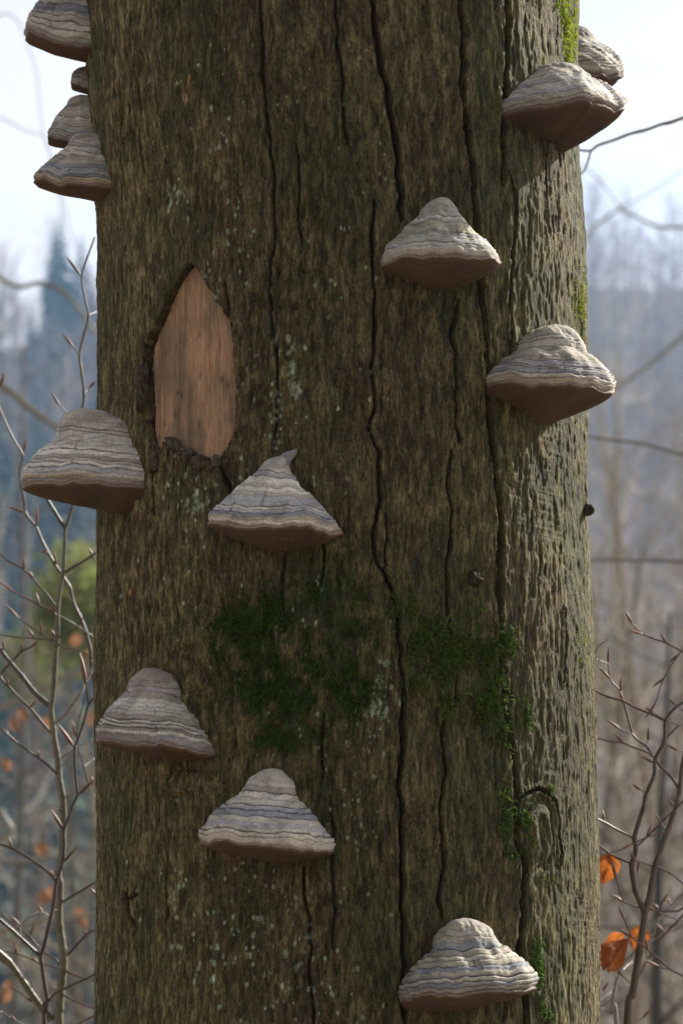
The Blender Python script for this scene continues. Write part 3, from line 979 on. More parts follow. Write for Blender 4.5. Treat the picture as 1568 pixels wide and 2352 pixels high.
    o = empty('bracket_fungus', tuple(base * np.array([1, 1, 0]) + np.array([0, 0, min(zl, zr)])))
    off = np.array(o.location)
    link('crust', mesh_np('crust', P.reshape(-1, 3) - off, grid_faces(NT, NA)[:, ::-1], c.reshape(-1, 3)), M_CRUST, o)
    # rounded margin below the crust
    nm = 12
    q = np.linspace(0, 1, nm)
    lipw, liph = 0.0012 * size, 0.0038 * size
    Xr, Yr, Zr = X[-1][None], Yo[-1][None], Zz[-1][None]
    nxr, nyr = nx[-1][None], ny[-1][None]
    bul = (np.sin(q * math.pi * 0.93) * lipw - q ** 2 * lipw * 1.2)[:, None]
    wav = 0.0012 * (vn(al * 11 + 3, al * 0, seed + 6) - 0.5)[None] * np.sin(q * math.pi)[:, None]
    Xm, Ym, Zm = Xr + nxr * (bul + wav), Yr + nyr * (bul + wav), Zr - (q * liph)[:, None] * (0.75 + 0.5 * vn(al * 3, al * 0 + 4, seed)[None])
    Pm = world(Xm, Ym, Zm)
    cm = np.array([0.135, 0.080, 0.050]) + np.zeros(Xm.shape + (3,))
    k1 = sm(q, 0.2, 0.5)[:, None, None] * np.ones(Xm.shape + (1,))
    top_c = np.array([0.26, 0.205, 0.155])
    cm = top_c * (1 - k1) + cm * k1
    k2 = sm(q, 0.55, 0.95)[:, None, None]
    cm = cm * (1 - k2) + np.array([0.11, 0.058, 0.034]) * k2
    cm = cm * (0.7 + 0.6 * fbm(Xm / 0.006, Ym / 0.006 + Zm / 0.002, seed + 3, 3))[..., None] * spec.get('lum', 1.0)
    link('margin', mesh_np('margin', Pm.reshape(-1, 3) - off, grid_faces(nm, NA)[:, ::-1], cm.reshape(-1, 3)), M_CRUST, o)
    # pore surface: from the margin down and back to the bark
    npz = 34
    g = np.linspace(0, 1, npz)[:, None]
    zB = zb
    gx = g ** 1.35
    Xp = Xm[-1][None] * (1 - gx) + (tb + 0.30 * Xm[-1][None]) * gx
    Yp = Ym[-1][None] * (1 - gx) + (-0.012) * gx
    zend = zB + (Zm[-1][None] - zB) * 0.30 * np.cos(al)[None] ** 2
    Zp = Zm[-1][None] + (zend - Zm[-1][None]) * g ** spec.get('sag', 0.95)
    bump = 0.0022 * size * (fbm(Xp / 0.02, Yp / 0.02, seed + 7, 2) - 0.5) * np.sin(g * math.pi)
    Zp = Zp + bump
    Pp = world(Xp, Yp, Zp)
    cp = np.array(spec.get('pore', (0.098, 0.066, 0.043))) * (0.78 + 0.44 * fbm(Xp / 0.02, Yp / 0.02, seed + 2, 3))[..., None]
    cp = cp * (1 - 0.35 * sm(1 - g, 0.93, 1.0))[..., None] + np.array([0.13, 0.070, 0.04]) * (0.35 * sm(1 - g, 0.93, 1.0))[..., None]
    link('pore_surface', mesh_np('pore_surface', Pp.reshape(-1, 3) - off, grid_faces(npz, NA)[:, ::-1], cp.reshape(-1, 3)), M_PORE, o)
    if spec.get('frass'):                                  # stray orange-brown fibres caught on the underside
        fs = Soup()
        for _ in range(spec['frass']):
            gi, ai = r.integers(1, 16), r.integers(int(NA * .32), int(NA * .68))
            q0 = Pp[gi, ai] - np.array([0, 0, 0.0006])
            q1 = q0 + r.normal(size=3) * np.array([0.004, 0.002, 0.003])
            q2 = q1 + r.normal(size=3) * np.array([0.003, 0.002, 0.004]) - np.array([0, 0, 0.002])
            V_, F_ = tube(spline([q0, q1, q2], 3), np.linspace(0.00032, 0.00018, 7), 4)
            fs.add(V_ - off, F_, np.array([0.24, 0.135, 0.065]) * r.uniform(0.6, 1.2))
        tag(link('frass', fs.mesh('frass'), M_PORE, o), kind='stuff')
    if spec.get('spike'):
        s0 = base + t * (ta - 6 * mpp) + np.array([0, 0, z_top - 0.010]) + n * 0.006
        P_ = spline([s0, s0 + t * 14 * mpp + np.array([0, 0, 0.008]), s0 + t * 30 * mpp + np.array([0, 0, 0.012]) + n * 0.001, s0 + t * 37 * mpp + np.array([0, 0, 0.0165]) - n * 0.002], 5)
        P_[:, 2] += 0
        Vt, Ft = tube(P_, np.linspace(0.0085, 0.0008, len(P_)), 8)
        link('spur', mesh_np('spur', Vt - off, Ft, np.tile(np.array([[0.24, 0.235, 0.225]]), (len(Vt), 1))), M_CRUST, o)
    tag(o, spec['label'], 'fungus', 'bracket fungi on the dead trunk')
    return o


G_L = (0, .10, .25, .39, .58, .75, .89, .97, 1)
G_R = (0, .10, .24, .37, .50, .68, .84, .95, 1)
FUNGI = [
    # facing front
    dict(c=1010, top=460, rim=(862, 602, 590, 1155, 616), bot=(1012, 672), p=148, wl=154, wr=142, apex=0, seed=21, frass=6, off=0.1, knob=(0.25, 0.36, 0.25, 1.35, 1.0),
         L=(0, .10, .25, .41, .60, .75, .93, .97, 1), R=(0, .09, .18, .26, .33, .52, .79, .95, 1), green=.35, lum=0.86,
         label='broad grey bracket fungus above bare brown bark, its cone pointed and greyish'),
    dict(c=640, top=1052, rim=(471, 1212, 1207, 790, 1226), bot=(650, 1272), p=155, wl=158, wr=146, apex=12, seed=33, frass=14, off=0.06, knob=(0.16, 0.28, 0.15, 1.12, 1.05), spike=True, green=.15, lum=1.12,
         L=(0, .12, .29, .39, .52, .70, .84, .97, 1), R=(0, .05, .10, .20, .34, .54, .78, .93, 1),
         label='pale bracket fungus with a curled spur on its tip, below the bare wood'),
    dict(c=622, top=1768, rim=(447, 1934, 1936, 775, 1955), bot=(640, 1986), p=148, wl=168, wr=148, apex=12, seed=45, frass=4, off=0.18, knob=(0.36, 0.4, 0.38, 1.75, 1.4), green=.2, lum=1.0,
         L=(0, .10, .21, .39, .63, .77, .88, .96, 1), R=(0, .11, .22, .35, .43, .61, .80, .93, 1),
         label='bracket fungus with a round brown cap and straight lower edge, under the moss'),
    dict(c=380, top=1535, rim=(213, 1690, 1702, 507, 1730), bot=(440, 1757), p=140, wl=184, wr=150, apex=-22, seed=57, frass=4, off=0.2, knob=(0.38, 0.36, 0.42, 1.5, 1.3), green=.15, lum=.98, cap=(0.22, 0.185, 0.16),
         L=(0, .12, .25, .37, .59, .76, .90, .97, 1), R=(0, .14, .30, .37, .44, .63, .76, .89, 1),
         label='tilted bracket fungus with a domed brown cap left of the moss'),
    dict(c=1062, top=2110, rim=(905, 2296, 2276, 1243, 2262), bot=(1005, 2331), p=148, wl=164, wr=182, apex=-10, seed=69, frass=3, off=0.2, knob=(0.38, 0.4, 0.42, 1.6, 1.9), green=.5, lum=.80,
         L=(0, .13, .30, .38, .48, .70, .83, .94, 1), R=(0, .13, .30, .42, .66, .83, .92, .99, 1),
         label='lowest bracket fungus, wide and wavy with a knobbed cap and pale crumbly ridge'),
    # right side
    dict(c=1236, top=755, rim=(1128, 892, 898, 1414, 886), bot=(1250, 978), p=182, wl=172, wr=150, apex=10, seed=81, off=0.22, knob=(0.42, 0.54, 0.46, 2.0, 1.9), green=.3, lum=0.78,
         L=(0, .14, .31, .47, .53, .79, .90, .98, 1), R=(0, .12, .26, .38, .47, .72, .89, .99, 1), 
         label='bracket fungus with a smooth dome cap jutting past the right trunk edge'),
    dict(c=1262, top=150, rim=(1160, 258, 236, 1436, 250), bot=(1292, 343), p=178, wl=186, wr=150, apex=22, seed=93, knob=(0.24, 0.42, 0.38, 1.8, 2.1), green=.3, lum=0.74, pore=(0.075, 0.052, 0.038), sag=.9,
         L=(0, .15, .34, .56, .68, .76, .90, .97, 1), R=(0, .12, .24, .50, .70, .86, .96, 1, 1),
         label='large flat topped bracket fungus with a dark deep underside below bright moss'),
    dict(c=1330, phi=104, top=58, rim=(1330, 170, 176, 1447, 160), bot=(1330, 214), p=146, wl=150, wr=150, apex=0, seed=105, knob=(0.32, 0.42, 0.42, 1.9, 1.9), green=.1, lum=0.7, cap=(0.16, 0.14, 0.13),
         L=G_L, R=G_R, label='dark grooved bracket fungus half hidden behind the trunk beside the bright moss'),
    # left side
    dict(c=272, top=946, rim=(25, 1098, 1112, 335, 1116), bot=(285, 1188), p=246, wl=150, wr=112, apex=-8, seed=117, frass=7, off=0.3, knob=(0.34, 0.36, 0.36, 1.55, 1.55), green=.12, lum=1.15, cap=(0.25, 0.225, 0.205),
         L=(0, .12, .24, .36, .50, .76, .94, .99, 1), R=(0, .15, .32, .42, .50, .72, .88, .97, 1),
         label='big pale bracket fungus with a rounded hump jutting past the left trunk edge'),
    dict(c=215, phi=-74, top=308, rim=(72, 405, 418, 240, 428), bot=(222, 470), p=146, wl=140, wr=96, apex=0, seed=129, off=0.2, knob=(0.32, 0.36, 0.36, 1.4, 1.4), green=.5, lum=1.0,
         L=G_L, R=G_R, label='greenish bracket fungus, lowest of the group on the upper left edge'),
    dict(c=205, phi=-86, top=218, rim=(96, 312, 318, 205, 322), bot=(205, 346), p=108, wl=110, wr=80, apex=0, seed=141, off=0.2, knob=(0.3, 0.36, 0.36, 1.4, 1.4), green=.1, lum=.9,
         L=G_L, R=G_R, label='small brownish bracket fungus tucked right above a greenish one'),
    dict(c=198, phi=-88, top=154, rim=(158, 200, 200, 200, 202), bot=(198, 222), p=46, wl=40, wr=36, apex=0, seed=153, off=0.0, green=.0, lum=.62,
         L=(0, .42, .70, .90, 1, 1, 1, 1, 1), R=(0, .42, .70, .90, 1, 1, 1, 1, 1), square=1.0, label='tiny dark round knob of a young bracket fungus on the left edge'),
    dict(c=192, phi=-84, top=-50, rim=(50, 70, 80, 190, 104), bot=(194, 146), p=144, wl=165, wr=115, apex=0, seed=165, off=0.1, green=.1, lum=.82, cap=(0.2, 0.18, 0.17),
         L=(0, .2, .42, .58, .72, .84, .93, .98, 1), R=(0, .2, .42, .58, .72, .84, .93, .98, 1), label='topmost dark wrinkled bracket fungus on the left trunk edge'),
]
for f_ in FUNGI:
    fungus(f_)


# ------------------------------------------------------------------ saplings beside the trunk
def zA(p): return (p[0] * .2604, 539 + p[1] * .2604)
def zB(p): return (p[0] * .20833, 1041.2 + p[1] * .20833)
def zC(p): return (p[0] * .19538, 1470 + p[1] * .19538)
def zD(p): return (p[0] * .19538, 1892.6 + p[1] * .19538)
def zE(p): return (1323 + p[0] * .20833, 1372 + p[1] * .20833)
def zF(p): return (1323 + p[0] * .21875, 1837.5 + p[1] * .21875)
def zG(p): return (1286.2 + p[0] * .24737, 214.4 + p[1] * .24737)
def zH(p): return (1286.2 + p[0] * .2604, 796.2 + p[1] * .2604)


OLIVE, BROWN, RED, PALE = (0.155, 0.135, 0.075), (0.085, 0.056, 0.038), (0.115, 0.060, 0.045), (0.26, 0.23, 0.19)


def twig_mesh(name, pts, y0, y1, r0, r1, col, sides=8, knots=True, seed=0):
    """pts in picture units; depth runs from y0 to y1, radius (picture units) from r0 to r1"""
    n = len(pts)
    P = np.array([at(x, y, y0 + (y1 - y0) * i / max(1, n - 1)) for i, (x, y) in enumerate(pts)])
    Q = spline(P, 5)
    m = len(Q)
    mpp = (y0 + DC) / FPX
    u = np.linspace(0, 1, m)
    R = (r0 + (r1 - r0) * u) * mpp * (1 + 0.10 * (vn(u * 23 + seed, u * 0, seed) - 0.5))
    if knots:                                             # slight swelling at each traced joint
        for i in range(1, n - 1):
            R[i * 5] *= 1.13
    V, F = tube(Q, R, sides)
    c = np.asarray(col) * (0.75 + 0.5 * np.repeat(vn(u * 31 + seed * 3, u * 0, 3), sides))[:, None]
    return mesh_np(name, V, F, c), Q


def bud_mesh(a, b, ya, yb, r):
    A, B = at(a[0], a[1], ya), at(b[0], b[1], yb)
    u = np.array([0, .08, .22, .42, .62, .8, .93, 1.0])
    prof = np.array([.42, .62, .92, 1.0, .86, .56, .24, .03])
    P = A + (B - A) * u[:, None]
    V, F = tube(P, prof * r * (ya + DC) / FPX, 7)
    c0, c1 = np.array([0.16, 0.072, 0.045]), np.array([0.27, 0.135, 0.070])
    c = np.repeat(c0 + (c1 - c0) * u[:, None], 7, 0)
    return mesh_np('bud', V, F, c)


def leaf_mesh(a, b, ya, yb, width, curl, seed, col=(0.42, 0.125, 0.025)):
    """dry beech leaf from stalk a to tip b: pleated, curled, with a toothed outline"""
    A, B = at(a[0], a[1], ya), at(b[0], b[1], yb)
    ax = B - A
    L = np.linalg.norm(ax)
    ax /= L
    vw = np.array([0.25, -1, 0.1])
    sd = np.cross(ax, vw)
    sd /= np.linalg.norm(sd)
    nr = np.cross(sd, ax)
    nu, nv_ = 22, 13
    u, v = np.linspace(0, 1, nu), np.linspace(-1, 1, nv_)
    U, W = np.meshgrid(u, v, indexing='ij')
    half = width * np.sin(np.clip(U, 0.0, 1) ** 0.8 * math.pi) ** 0.75 * (1 + 0.04 * np.sin(U * 44)) * (0.8 + 0.4 * vn(U * 4 + seed * 3, np.sign(W) * 2 + 5, seed))
    half = np.maximum(half, 0.0006)
    pl = 0.10 * width * np.sin((U - 0.35 * np.abs(W)) * 2 * math.pi * 7)
    bend = curl * L * (U * (1 - U)) + curl * width * 1.2 * W ** 2 + pl + 0.9 * width * (fbm(U * 2.5 + seed, W * 1.2 + 3, seed, 2) - 0.5)
    P = A + ax * (U * L)[..., None] + sd * (W * half * (1 - 0.15 * np.abs(curl) * np.abs(W)))[..., None] + nr * bend[..., None]
    vein = np.maximum(np.exp(-(W / 0.06) ** 2), 0.6 * np.exp(-(np.sin((U - 0.35 * np.abs(W)) * math.pi * 7) / 0.22) ** 2))
    c = np.asarray(col) * (0.75 + 0.5 * fbm(U * 5, W * 3 + seed, seed, 3))[..., None] * (1 - 0.4 * vein)[..., None]
    return mesh_np('leaf', P.reshape(-1, 3), grid_faces(nu, nv_), c.reshape(-1, 3))


def to_ground(pts, y0, drop):
    """continue a stem below the picture down to the forest floor"""
    x, y = pts[0]
    d = y0 + DC
    xw = (x - CX) / FPX * d + drop
    g = float(ground_z(xw, y0)) - 0.03
    row = HOR - (g - ZC) / d * FPX
    px = CX + xw / d * FPX
    return [(px, row), (px * .55 + x * .45, row * .6 + y * .4), (px * .15 + x * .85, row * .2 + y * .8)] + pts


class Sapling:
    def __init__(self, name, label, group, Y):
        self.o = empty(name)
        tag(self.o, label, 'sapling', group)
        self.Y = Y
        self.k = 0

    def twig(self, name, pts, r0, r1, col, dy=0.03, y0=None, buds=(), br=3.4, conv=None):
        self.k += 1
        y0 = self.Y if y0 is None else y0
        y1 = y0 + dy * (1 if self.k % 2 else -1)
        p = [conv(q) for q in pts] if conv else pts
        me, Q = twig_mesh(name, p, y0, y1, r0, r1, col, seed=self.k)
        o = link(name, me, M_TWIG, self.o)
        for a, b in buds:
            a, b = conv(a), conv(b)
            i = int(np.argmin([math.hypot(a[0] - x, a[1] - y) for x, y in p]))
            ya = y0 + (y1 - y0) * i / max(1, len(p) - 1)
            link('bud', bud_mesh(a, b, ya, ya + 0.004 * (-1) ** self.k, br), M_BUD, o)
        return o


# pale olive sapling on the left
SA = Sapling('beech_sapling', 'pale olive sapling behind the left trunk edge with many thin side twigs', 'saplings around the trunk', 0.34)
stemA = [zD(q) for q in [(690, 2352), (700, 2200), (708, 2000), (725, 1850), (742, 1700), (748, 1600), (740, 1500), (718, 1350), (698, 1200), (690, 1050), (700, 900), (700, 700), (680, 590), (705, 450), (735, 250)]]
stemA += [zC(q) for q in [(745, 2050), (735, 1850), (708, 1700), (692, 1590), (685, 1450), (662, 1300), (640, 1180), (625, 1050), (605, 900), (598, 790), (615, 690), (635, 500), (648, 250), (668, 20)]]
stemA += [zB(q) for q in [(622, 2120), (636, 1920), (635, 1720), (660, 1500), (690, 1350), (702, 1210), (713, 960), (719, 830), (745, 760), (800, 560), (850, 300)]]
stemA += [zA(q) for q in [(720, 1600), (740, 1410), (718, 1200), (700, 1060), (740, 880), (780, 710), (748, 560), (720, 370), (770, 200), (835, 20)]]
SA.twig('stem', to_ground(stemA, .34, 0.06), 11.5, 1.9, OLIVE, dy=0.0)
T = SA.twig
T('branch', [(720, 830), (600, 640), (470, 420), (380, 250)], 4.6, 3.2, BROWN, conv=zB, dy=.02)
T('twig', [(735, 1405), (700, 1385)], 1, 1, BROWN, conv=zA) if False else None
T('branch', [(600, 790), (480, 690), (380, 590), (260, 430), (130, 280), (0, 110), (-60, 20)], 7.0, 4.2, BROWN, conv=zC, buds=[((40, 130), (40, 0))])
T('branch', [(600, 2310), (500, 2180), (400, 2050), (300, 1900), (200, 1760), (100, 1620), (0, 1530), (-90, 1440)], 9.5, 7.0, OLIVE, conv=zD, buds=[((360, 2085), (270, 2010))])
T('twig', [(365, 2090), (280, 2020), (200, 1970), (120, 1920), (60, 1868)], 2.6, 1.0, BROWN, conv=zD)
T('twig', [(200, 1740), (130, 1690), (60, 1640), (0, 1590), (-60, 1560)], 3.2, 2.4, BROWN, conv=zD)
T('twig', [(665, 1160), (540, 1030), (450, 920), (350, 800), (240, 700), (110, 560), (5, 435), (50, 350), (130, 270), (250, 140), (350, 90)], 3.6, 2.4, BROWN, conv=zC,
  buds=[((350, 90), (480, -10)), ((250, 140), (268, 20)), ((100, 550), (70, 410)), ((355, 795), (420, 710))])
T('twig', [(722, 1600), (650, 1560), (560, 1470), (440, 1380), (330, 1300), (200, 1210), (90, 1110), (0, 1040), (-40, 1010)], 3.0, 1.8, BROWN, conv=zC, buds=[((450, 1385), (450, 1290)), ((190, 1205), (100, 1140)), ((95, 1115), (60, 1050))])
T('twig', [(700, 1400), (850, 1300), (960, 1240), (1085, 1180), (1120, 1165)], 2.6, 2.0, PALE, conv=zC)
T('twig', [(770, 1850), (870, 1770), (1000, 1720), (1120, 1690), (1150, 1680)], 2.6, 2.0, PALE, conv=zC, buds=[((1080, 1700), (1080, 1600))])
T('twig', [(630, 1000), (780, 860), (950, 620), (1000, 500), (1080, 360), (1110, 300)], 4.2, 3.6, PALE, conv=zC)
T('twig', [(720, 2010), (650, 1990), (610, 1960)], 2.0, 0.8, BROWN, conv=zC)
T('twig', [(705, 1670), (650, 1590), (540, 1530), (480, 1480), (350, 1330), (240, 1250), (120, 1150), (0, 1030), (-40, 1000)], 2.6, 2.0, BROWN, conv=zD, buds=[((350, 1320), (415, 1150)), ((240, 1200), (100, 1065))])
T('twig', [(715, 935), (850, 850), (1000, 760), (1140, 680), (1180, 655)], 3.0, 2.6, BROWN, conv=zD, buds=[((1060, 760), (1150, 860))])
T('twig', [(780, 1560), (900, 1430), (1010, 1310), (1135, 1240), (1180, 1215)], 3.6, 2.8, BROWN, conv=zD, buds=[((1010, 1310), (1003, 1250))])
T('twig', [(745, 1720), (900, 1790), (1030, 1830), (1100, 1845), (1150, 1850)], 2.6, 2.0, RED, conv=zD)
T('twig', [(735, 1740), (680, 1705), (500, 1650), (380, 1600), (200, 1530), (0, 1495), (-40, 1490)], 2.2, 1.5, RED, conv=zD, buds=[((200, 1530), (160, 1340)), ((450, 1640), (365, 1565))])
T('twig', [(700, 1985), (850, 2070), (1000, 2140), (1095, 2170), (1150, 2190)], 2.6, 2.0, RED, conv=zD)
T('twig', [(680, 1975), (600, 1900), (520, 1790), (470, 1690)], 1.6, 1.0, RED, conv=zD)
T('twig', [(600, 1105), (510, 1050), (430, 1050), (370, 1080), (250, 1190), (235, 1320), (190, 1420), (110, 1560)], 2.0, 2.0, PALE, conv=zD, y0=.34, buds=[((500, 1045), (430, 940))])
T('twig', [(680, 2480), (800, 2420), (930, 2352), (1095, 2260), (1150, 2230)], 2.6, 2.0, RED, conv=zD)
T('twig', [(690, 2600), (400, 2440), (250, 2352), (130, 2290), (0, 2210), (-40, 2190)], 2.2, 1.4, RED, conv=zD, buds=[((170, 2310), (115, 2240))])
T('twig', [(632, 1710), (520, 1560), (400, 1430), (260, 1280), (100, 1190), (0, 1110), (-60, 1050)], 2.6, 1.9, BROWN, conv=zB, buds=[((260, 1280), (270, 1160)), ((365, 1385), (325, 1300))])
T('twig', [(632, 1790), (600, 1770), (430, 1670), (300, 1600), (160, 1530), (0, 1420), (-40, 1390)], 2.4, 1.6, RED, conv=zB, buds=[((430, 1660), (390, 1525)), ((610, 1770), (525, 1665)), ((150, 1525), (10, 1420))])
T('twig', [(625, 2110), (590, 2090), (480, 2010), (350, 1920), (220, 1830), (200, 1810)], 2.4, 1.6, RED, conv=zB, buds=[((210, 1825), (30, 1640)), ((455, 1985), (450, 1850)), ((380, 2040), (300, 1930)), ((605, 2030), (565, 1940))])
T('twig', [(620, 2080), (560, 2060), (380, 2040), (180, 2030), (0, 2000), (-40, 1995)], 1.8, 1.4, RED, conv=zB)
T('twig', [(700, 1320), (850, 1230), (950, 1170), (1050, 1100), (1090, 1075)], 3.4, 2.8, BROWN, conv=zB, buds=[((1040, 1170), (970, 1030))])
T('twig', [(645, 2030), (760, 1960), (860, 1900), (940, 1770)], 1.8, 1.0, BROWN, conv=zB)
T('twig', [(640, 1785), (760, 1850), (860, 1910), (1000, 2000), (1040, 2025)], 1.8, 1.6, RED, conv=zB)
T('twig', [(638, 2100), (720, 2150), (870, 2170), (1000, 2240), (1060, 2270)], 1.8, 1.6, RED, conv=zB)
T('twig', [(735, 1405), (790, 1345), (850, 1290)], 1.6, 1.2, BROWN, conv=zA, buds=[((790, 1345), (850, 1285))])
T('twig', [(720, 1640), (640, 1625), (560, 1540), (520, 1500)], 1.6, 1.3, BROWN, conv=zA, buds=[((525, 1505), (445, 1385))])
T('twig', [(780, 710), (820, 690), (870, 672)], 1.8, 1.6, BROWN, conv=zA, buds=[])
T('twig', [(700, 1060), (670, 1020), (640, 985)], 1.6, 1.2, BROWN, conv=zA, buds=[((645, 990), (548, 862))])
T('twig', [(722, 370), (708, 352)], 1.8, 1.4, BROWN, conv=zA, buds=[((715, 360), (575, 175))])

# thin twig that crosses behind, from a second slender sapling rooted behind the trunk
SB = Sapling('beech_sapling', 'slender thin sapling with a pale bud fork, crossing behind the olive sapling', 'saplings around the trunk', 0.45)
pB = [zC((1075, 300))] + [zB(q) for q in [(1005, 2260), (990, 2150), (940, 1950), (880, 1800), (810, 1650), (770, 1480), (720, 1400), (680, 1330), (600, 1220), (470, 980), (400, 820), (285, 660), (265, 500), (240, 380), (215, 180)]]
pB += [zA(q) for q in [(200, 1950), (130, 1820), (50, 1660), (0, 1540), (-60, 1430)]]
SB.twig('stem', to_ground([(300, 2352), (262, 2000), (235, 1700)] + pB, .45, 0.05), 5.5, 1.9, BROWN, dy=0)
SB.twig('twig', [(285, 660), (275, 655)], 1.8, 1.4, BROWN, conv=zB, buds=[((280, 655), (50, 572))])
SB.twig('twig', [(402, 822), (405, 800)], 1.8, 1.4, BROWN, conv=zB, buds=[((403, 815), (412, 580))])
SB.twig('twig', [(520, 1090), (500, 1085)], 1.6, 1.2, BROWN, conv=zB, buds=[((515, 1090), (450, 1075))])
SB.twig('twig', [(625, 1240), (615, 1220)], 1.6, 1.2, BROWN, conv=zB, buds=[((620, 1235), (595, 1070))])
SB.twig('twig', [(800, 1640), (770, 1600), (735, 1565)], 1.4, 0.9, BROWN, conv=zB)
SB.twig('twig', [(200, 1955), (205, 1930)], 1.8, 1.4, BROWN, conv=zA, buds=[((200, 1940), (238, 1785))])
SB.twig('twig', [(5, 1640), (-20, 1520)], 1.8, 1.4, BROWN, conv=zA)
SB.twig('twig', [(-30, 1480), (-20, 1400), (-5, 1340)], 1.8, 1.6, BROWN, conv=zA, buds=[((-5, 1345), (45, 1210))], br=4.2)
SB.twig('twig', [(1150, 1900), (1060, 1780), (1030, 1670), (985, 1490), (920, 1280), (905, 1100), (950, 850), (1010, 640)], 1.8, 1.2, BROWN, conv=zC, buds=[((895, 1150), (840, 940))])
SB.twig('twig', [(985, 1490), (1040, 1450), (1105, 1400), (1140, 1380)], 1.6, 1.4, BROWN, conv=zC)

# dark brown sapling in front of it
SD = Sapling('beech_sapling', 'dark reddish brown sapling with long pointed buds close to the left trunk edge', 'saplings around the trunk', 0.22)
stemD = [zD(q) for q in [(518, 2352), (535, 2200), (553, 2085), (535, 1950), (510, 1800), (488, 1640), (478, 1560), (520, 1420), (570, 1200), (620, 980), (645, 800), (662, 670), (715, 520), (740, 400), (752, 200)]]
stemD += [zC(q) for q in [(748, 2240), (800, 2100), (850, 1950), (905, 1830), (890, 1600), (875, 1280), (920, 1150), (980, 980), (1020, 820), (1040, 765), (1090, 700), (1140, 650)]]
SD.twig('stem', to_ground(stemD, .22, 0.03), 5.6, 2.2, BROWN, dy=0)
T = SD.twig
T('branch', [(476, 1558), (300, 1400), (150, 1260), (20, 1150), (-60, 1080)], 4.4, 3.6, BROWN, conv=zD, buds=[((480, 1560), (355, 1565))] if False else [])
T('branch', [(655, 672), (600, 600), (480, 500), (330, 400), (150, 290), (0, 245), (-60, 235)], 4.2, 3.0, BROWN, conv=zD, buds=[((140, 285), (98, 160)), ((640, 650), (595, 545))])
T('branch', [(560, 2090), (660, 1990), (800, 1920), (950, 1850), (1080, 1790), (1140, 1755)], 3.4, 2.4, BROWN, conv=zD, buds=[((1080, 1795), (1130, 1745))])
T('twig', [(565, 2080), (590, 2015)], 1.6, 0.8, BROWN, conv=zD)
T('twig', [(745, 450), (770, 430)], 2.2, 1.8, BROWN, conv=zD, buds=[((755, 440), (908, 270))], br=3.8)
T('twig', [(748, 2250), (738, 2235)], 2.2, 1.8, BROWN, conv=zC, buds=[((745, 2245), (595, 1985))], br=4.6)
T('twig', [(905, 1830), (930, 1810)], 2.2, 1.8, BROWN, conv=zC, buds=[((915, 1825), (1120, 1630))], br=4.2)
T('twig', [(873, 1270), (862, 1255)], 2.2, 1.8, BROWN, conv=zC, buds=[((868, 1262), (665, 970))], br=5.0)
T('twig', [(1038, 765), (1025, 620), (1008, 500)], 2.4, 1.8, BROWN, conv=zC, buds=[((1008, 510), (935, 140))], br=6.0)
T('twig', [(607, 1000), (640, 1020), (670, 1010)], 1.4, 1.0, BROWN, conv=zD)

# sapling on the right
SR = Sapling('beech_sapling', 'forked brown sapling with dry orange leaves right of the trunk', 'saplings around the trunk', 0.20)
stemR = [zF(q) for q in [(540, 2352), (590, 2050), (622, 1850), (660, 1600), (692, 1400), (712, 1250), (725, 1170), (755, 1080), (790, 900), (830, 680), (900, 480), (960, 320), (1020, 150), (1065, 10)]]
stemR += [zE(q) for q in [(1110, 2240), (1140, 2120), (1160, 1920), (1180, 1800), (1215, 1600)]]
SR.twig('stem', to_ground(stemR, .20, -0.02), 10.5, 4.5, (0.105, 0.078, 0.052), dy=0)
limb = [zF(q) for q in [(715, 1200), (680, 1100), (620, 960), (592, 800), (580, 680), (615, 570), (625, 500), (610, 400), (650, 250), (700, 100)]] + [zE(q) for q in [(740, 2330), (760, 2200), (800, 2100), (860, 1950), (872, 1780), (970, 1580), (980, 1370), (1080, 1230), (1176, 1160), (1240, 1110)]]
SR.twig('limb', limb, 7.0, 3.2, (0.095, 0.062, 0.045), dy=.02)
T = SR.twig
T('twig', [(980, 1370), (830, 1290), (680, 1230), (520, 1150), (360, 1100), (200, 1030), (150, 1010)], 2.8, 2.4, RED, conv=zE)
T('twig', [(872, 1775), (760, 1700), (640, 1660), (520, 1610), (380, 1590), (210, 1550), (150, 1540)], 2.7, 2.0, RED, conv=zE, buds=[((525, 1612), (425, 1510))])
T('twig', [(1135, 2120), (1030, 1960), (930, 1870), (880, 1800), (830, 1730), (775, 1650), (640, 1540), (612, 1480), (560, 1300), (522, 1150), (490, 1040), (380, 910), (348, 730)], 3.6, 1.8, RED, conv=zE,
  buds=[((348, 735), (358, 540)), ((382, 910), (235, 755)), ((490, 1035), (488, 870)), ((490, 1460), (338, 1350)), ((790, 1590), (798, 1430)), ((855, 1830), (710, 1745)), ((515, 1150), (475, 1030))])
T('twig', [(620, 1510), (560, 1490), (485, 1458)], 2.0, 1.7, RED, conv=zE)
T('twig', [(775, 1650), (785, 1600), (792, 1580)], 1.8, 1.5, RED, conv=zE)
T('twig', [(348, 730), (270, 705), (208, 665), (210, 600), (260, 530), (340, 470)], 1.5, 0.9, RED, conv=zE)
T('twig', [(1240, 640), (1176, 605), (1000, 510), (860, 460), (740, 410), (610, 290)], 2.3, 1.5, RED, conv=zE, buds=[((612, 292), (538, 145)), ((735, 410), (585, 368)), ((992, 508), (922, 388))])
T('twig', [(1220, 470), (1176, 560), (1110, 660), (960, 900), (880, 1150), (850, 1220)], 1.9, 1.3, RED, conv=zE, buds=[((850, 1215), (760, 1330)), ((955, 900), (835, 995)), ((1115, 640), (1025, 720)), ((878, 1160), (805, 1280))])
T('twig', [(985, 1570), (1100, 1440), (1176, 1380), (1240, 1330)], 2.8, 2.4, RED, conv=zE)
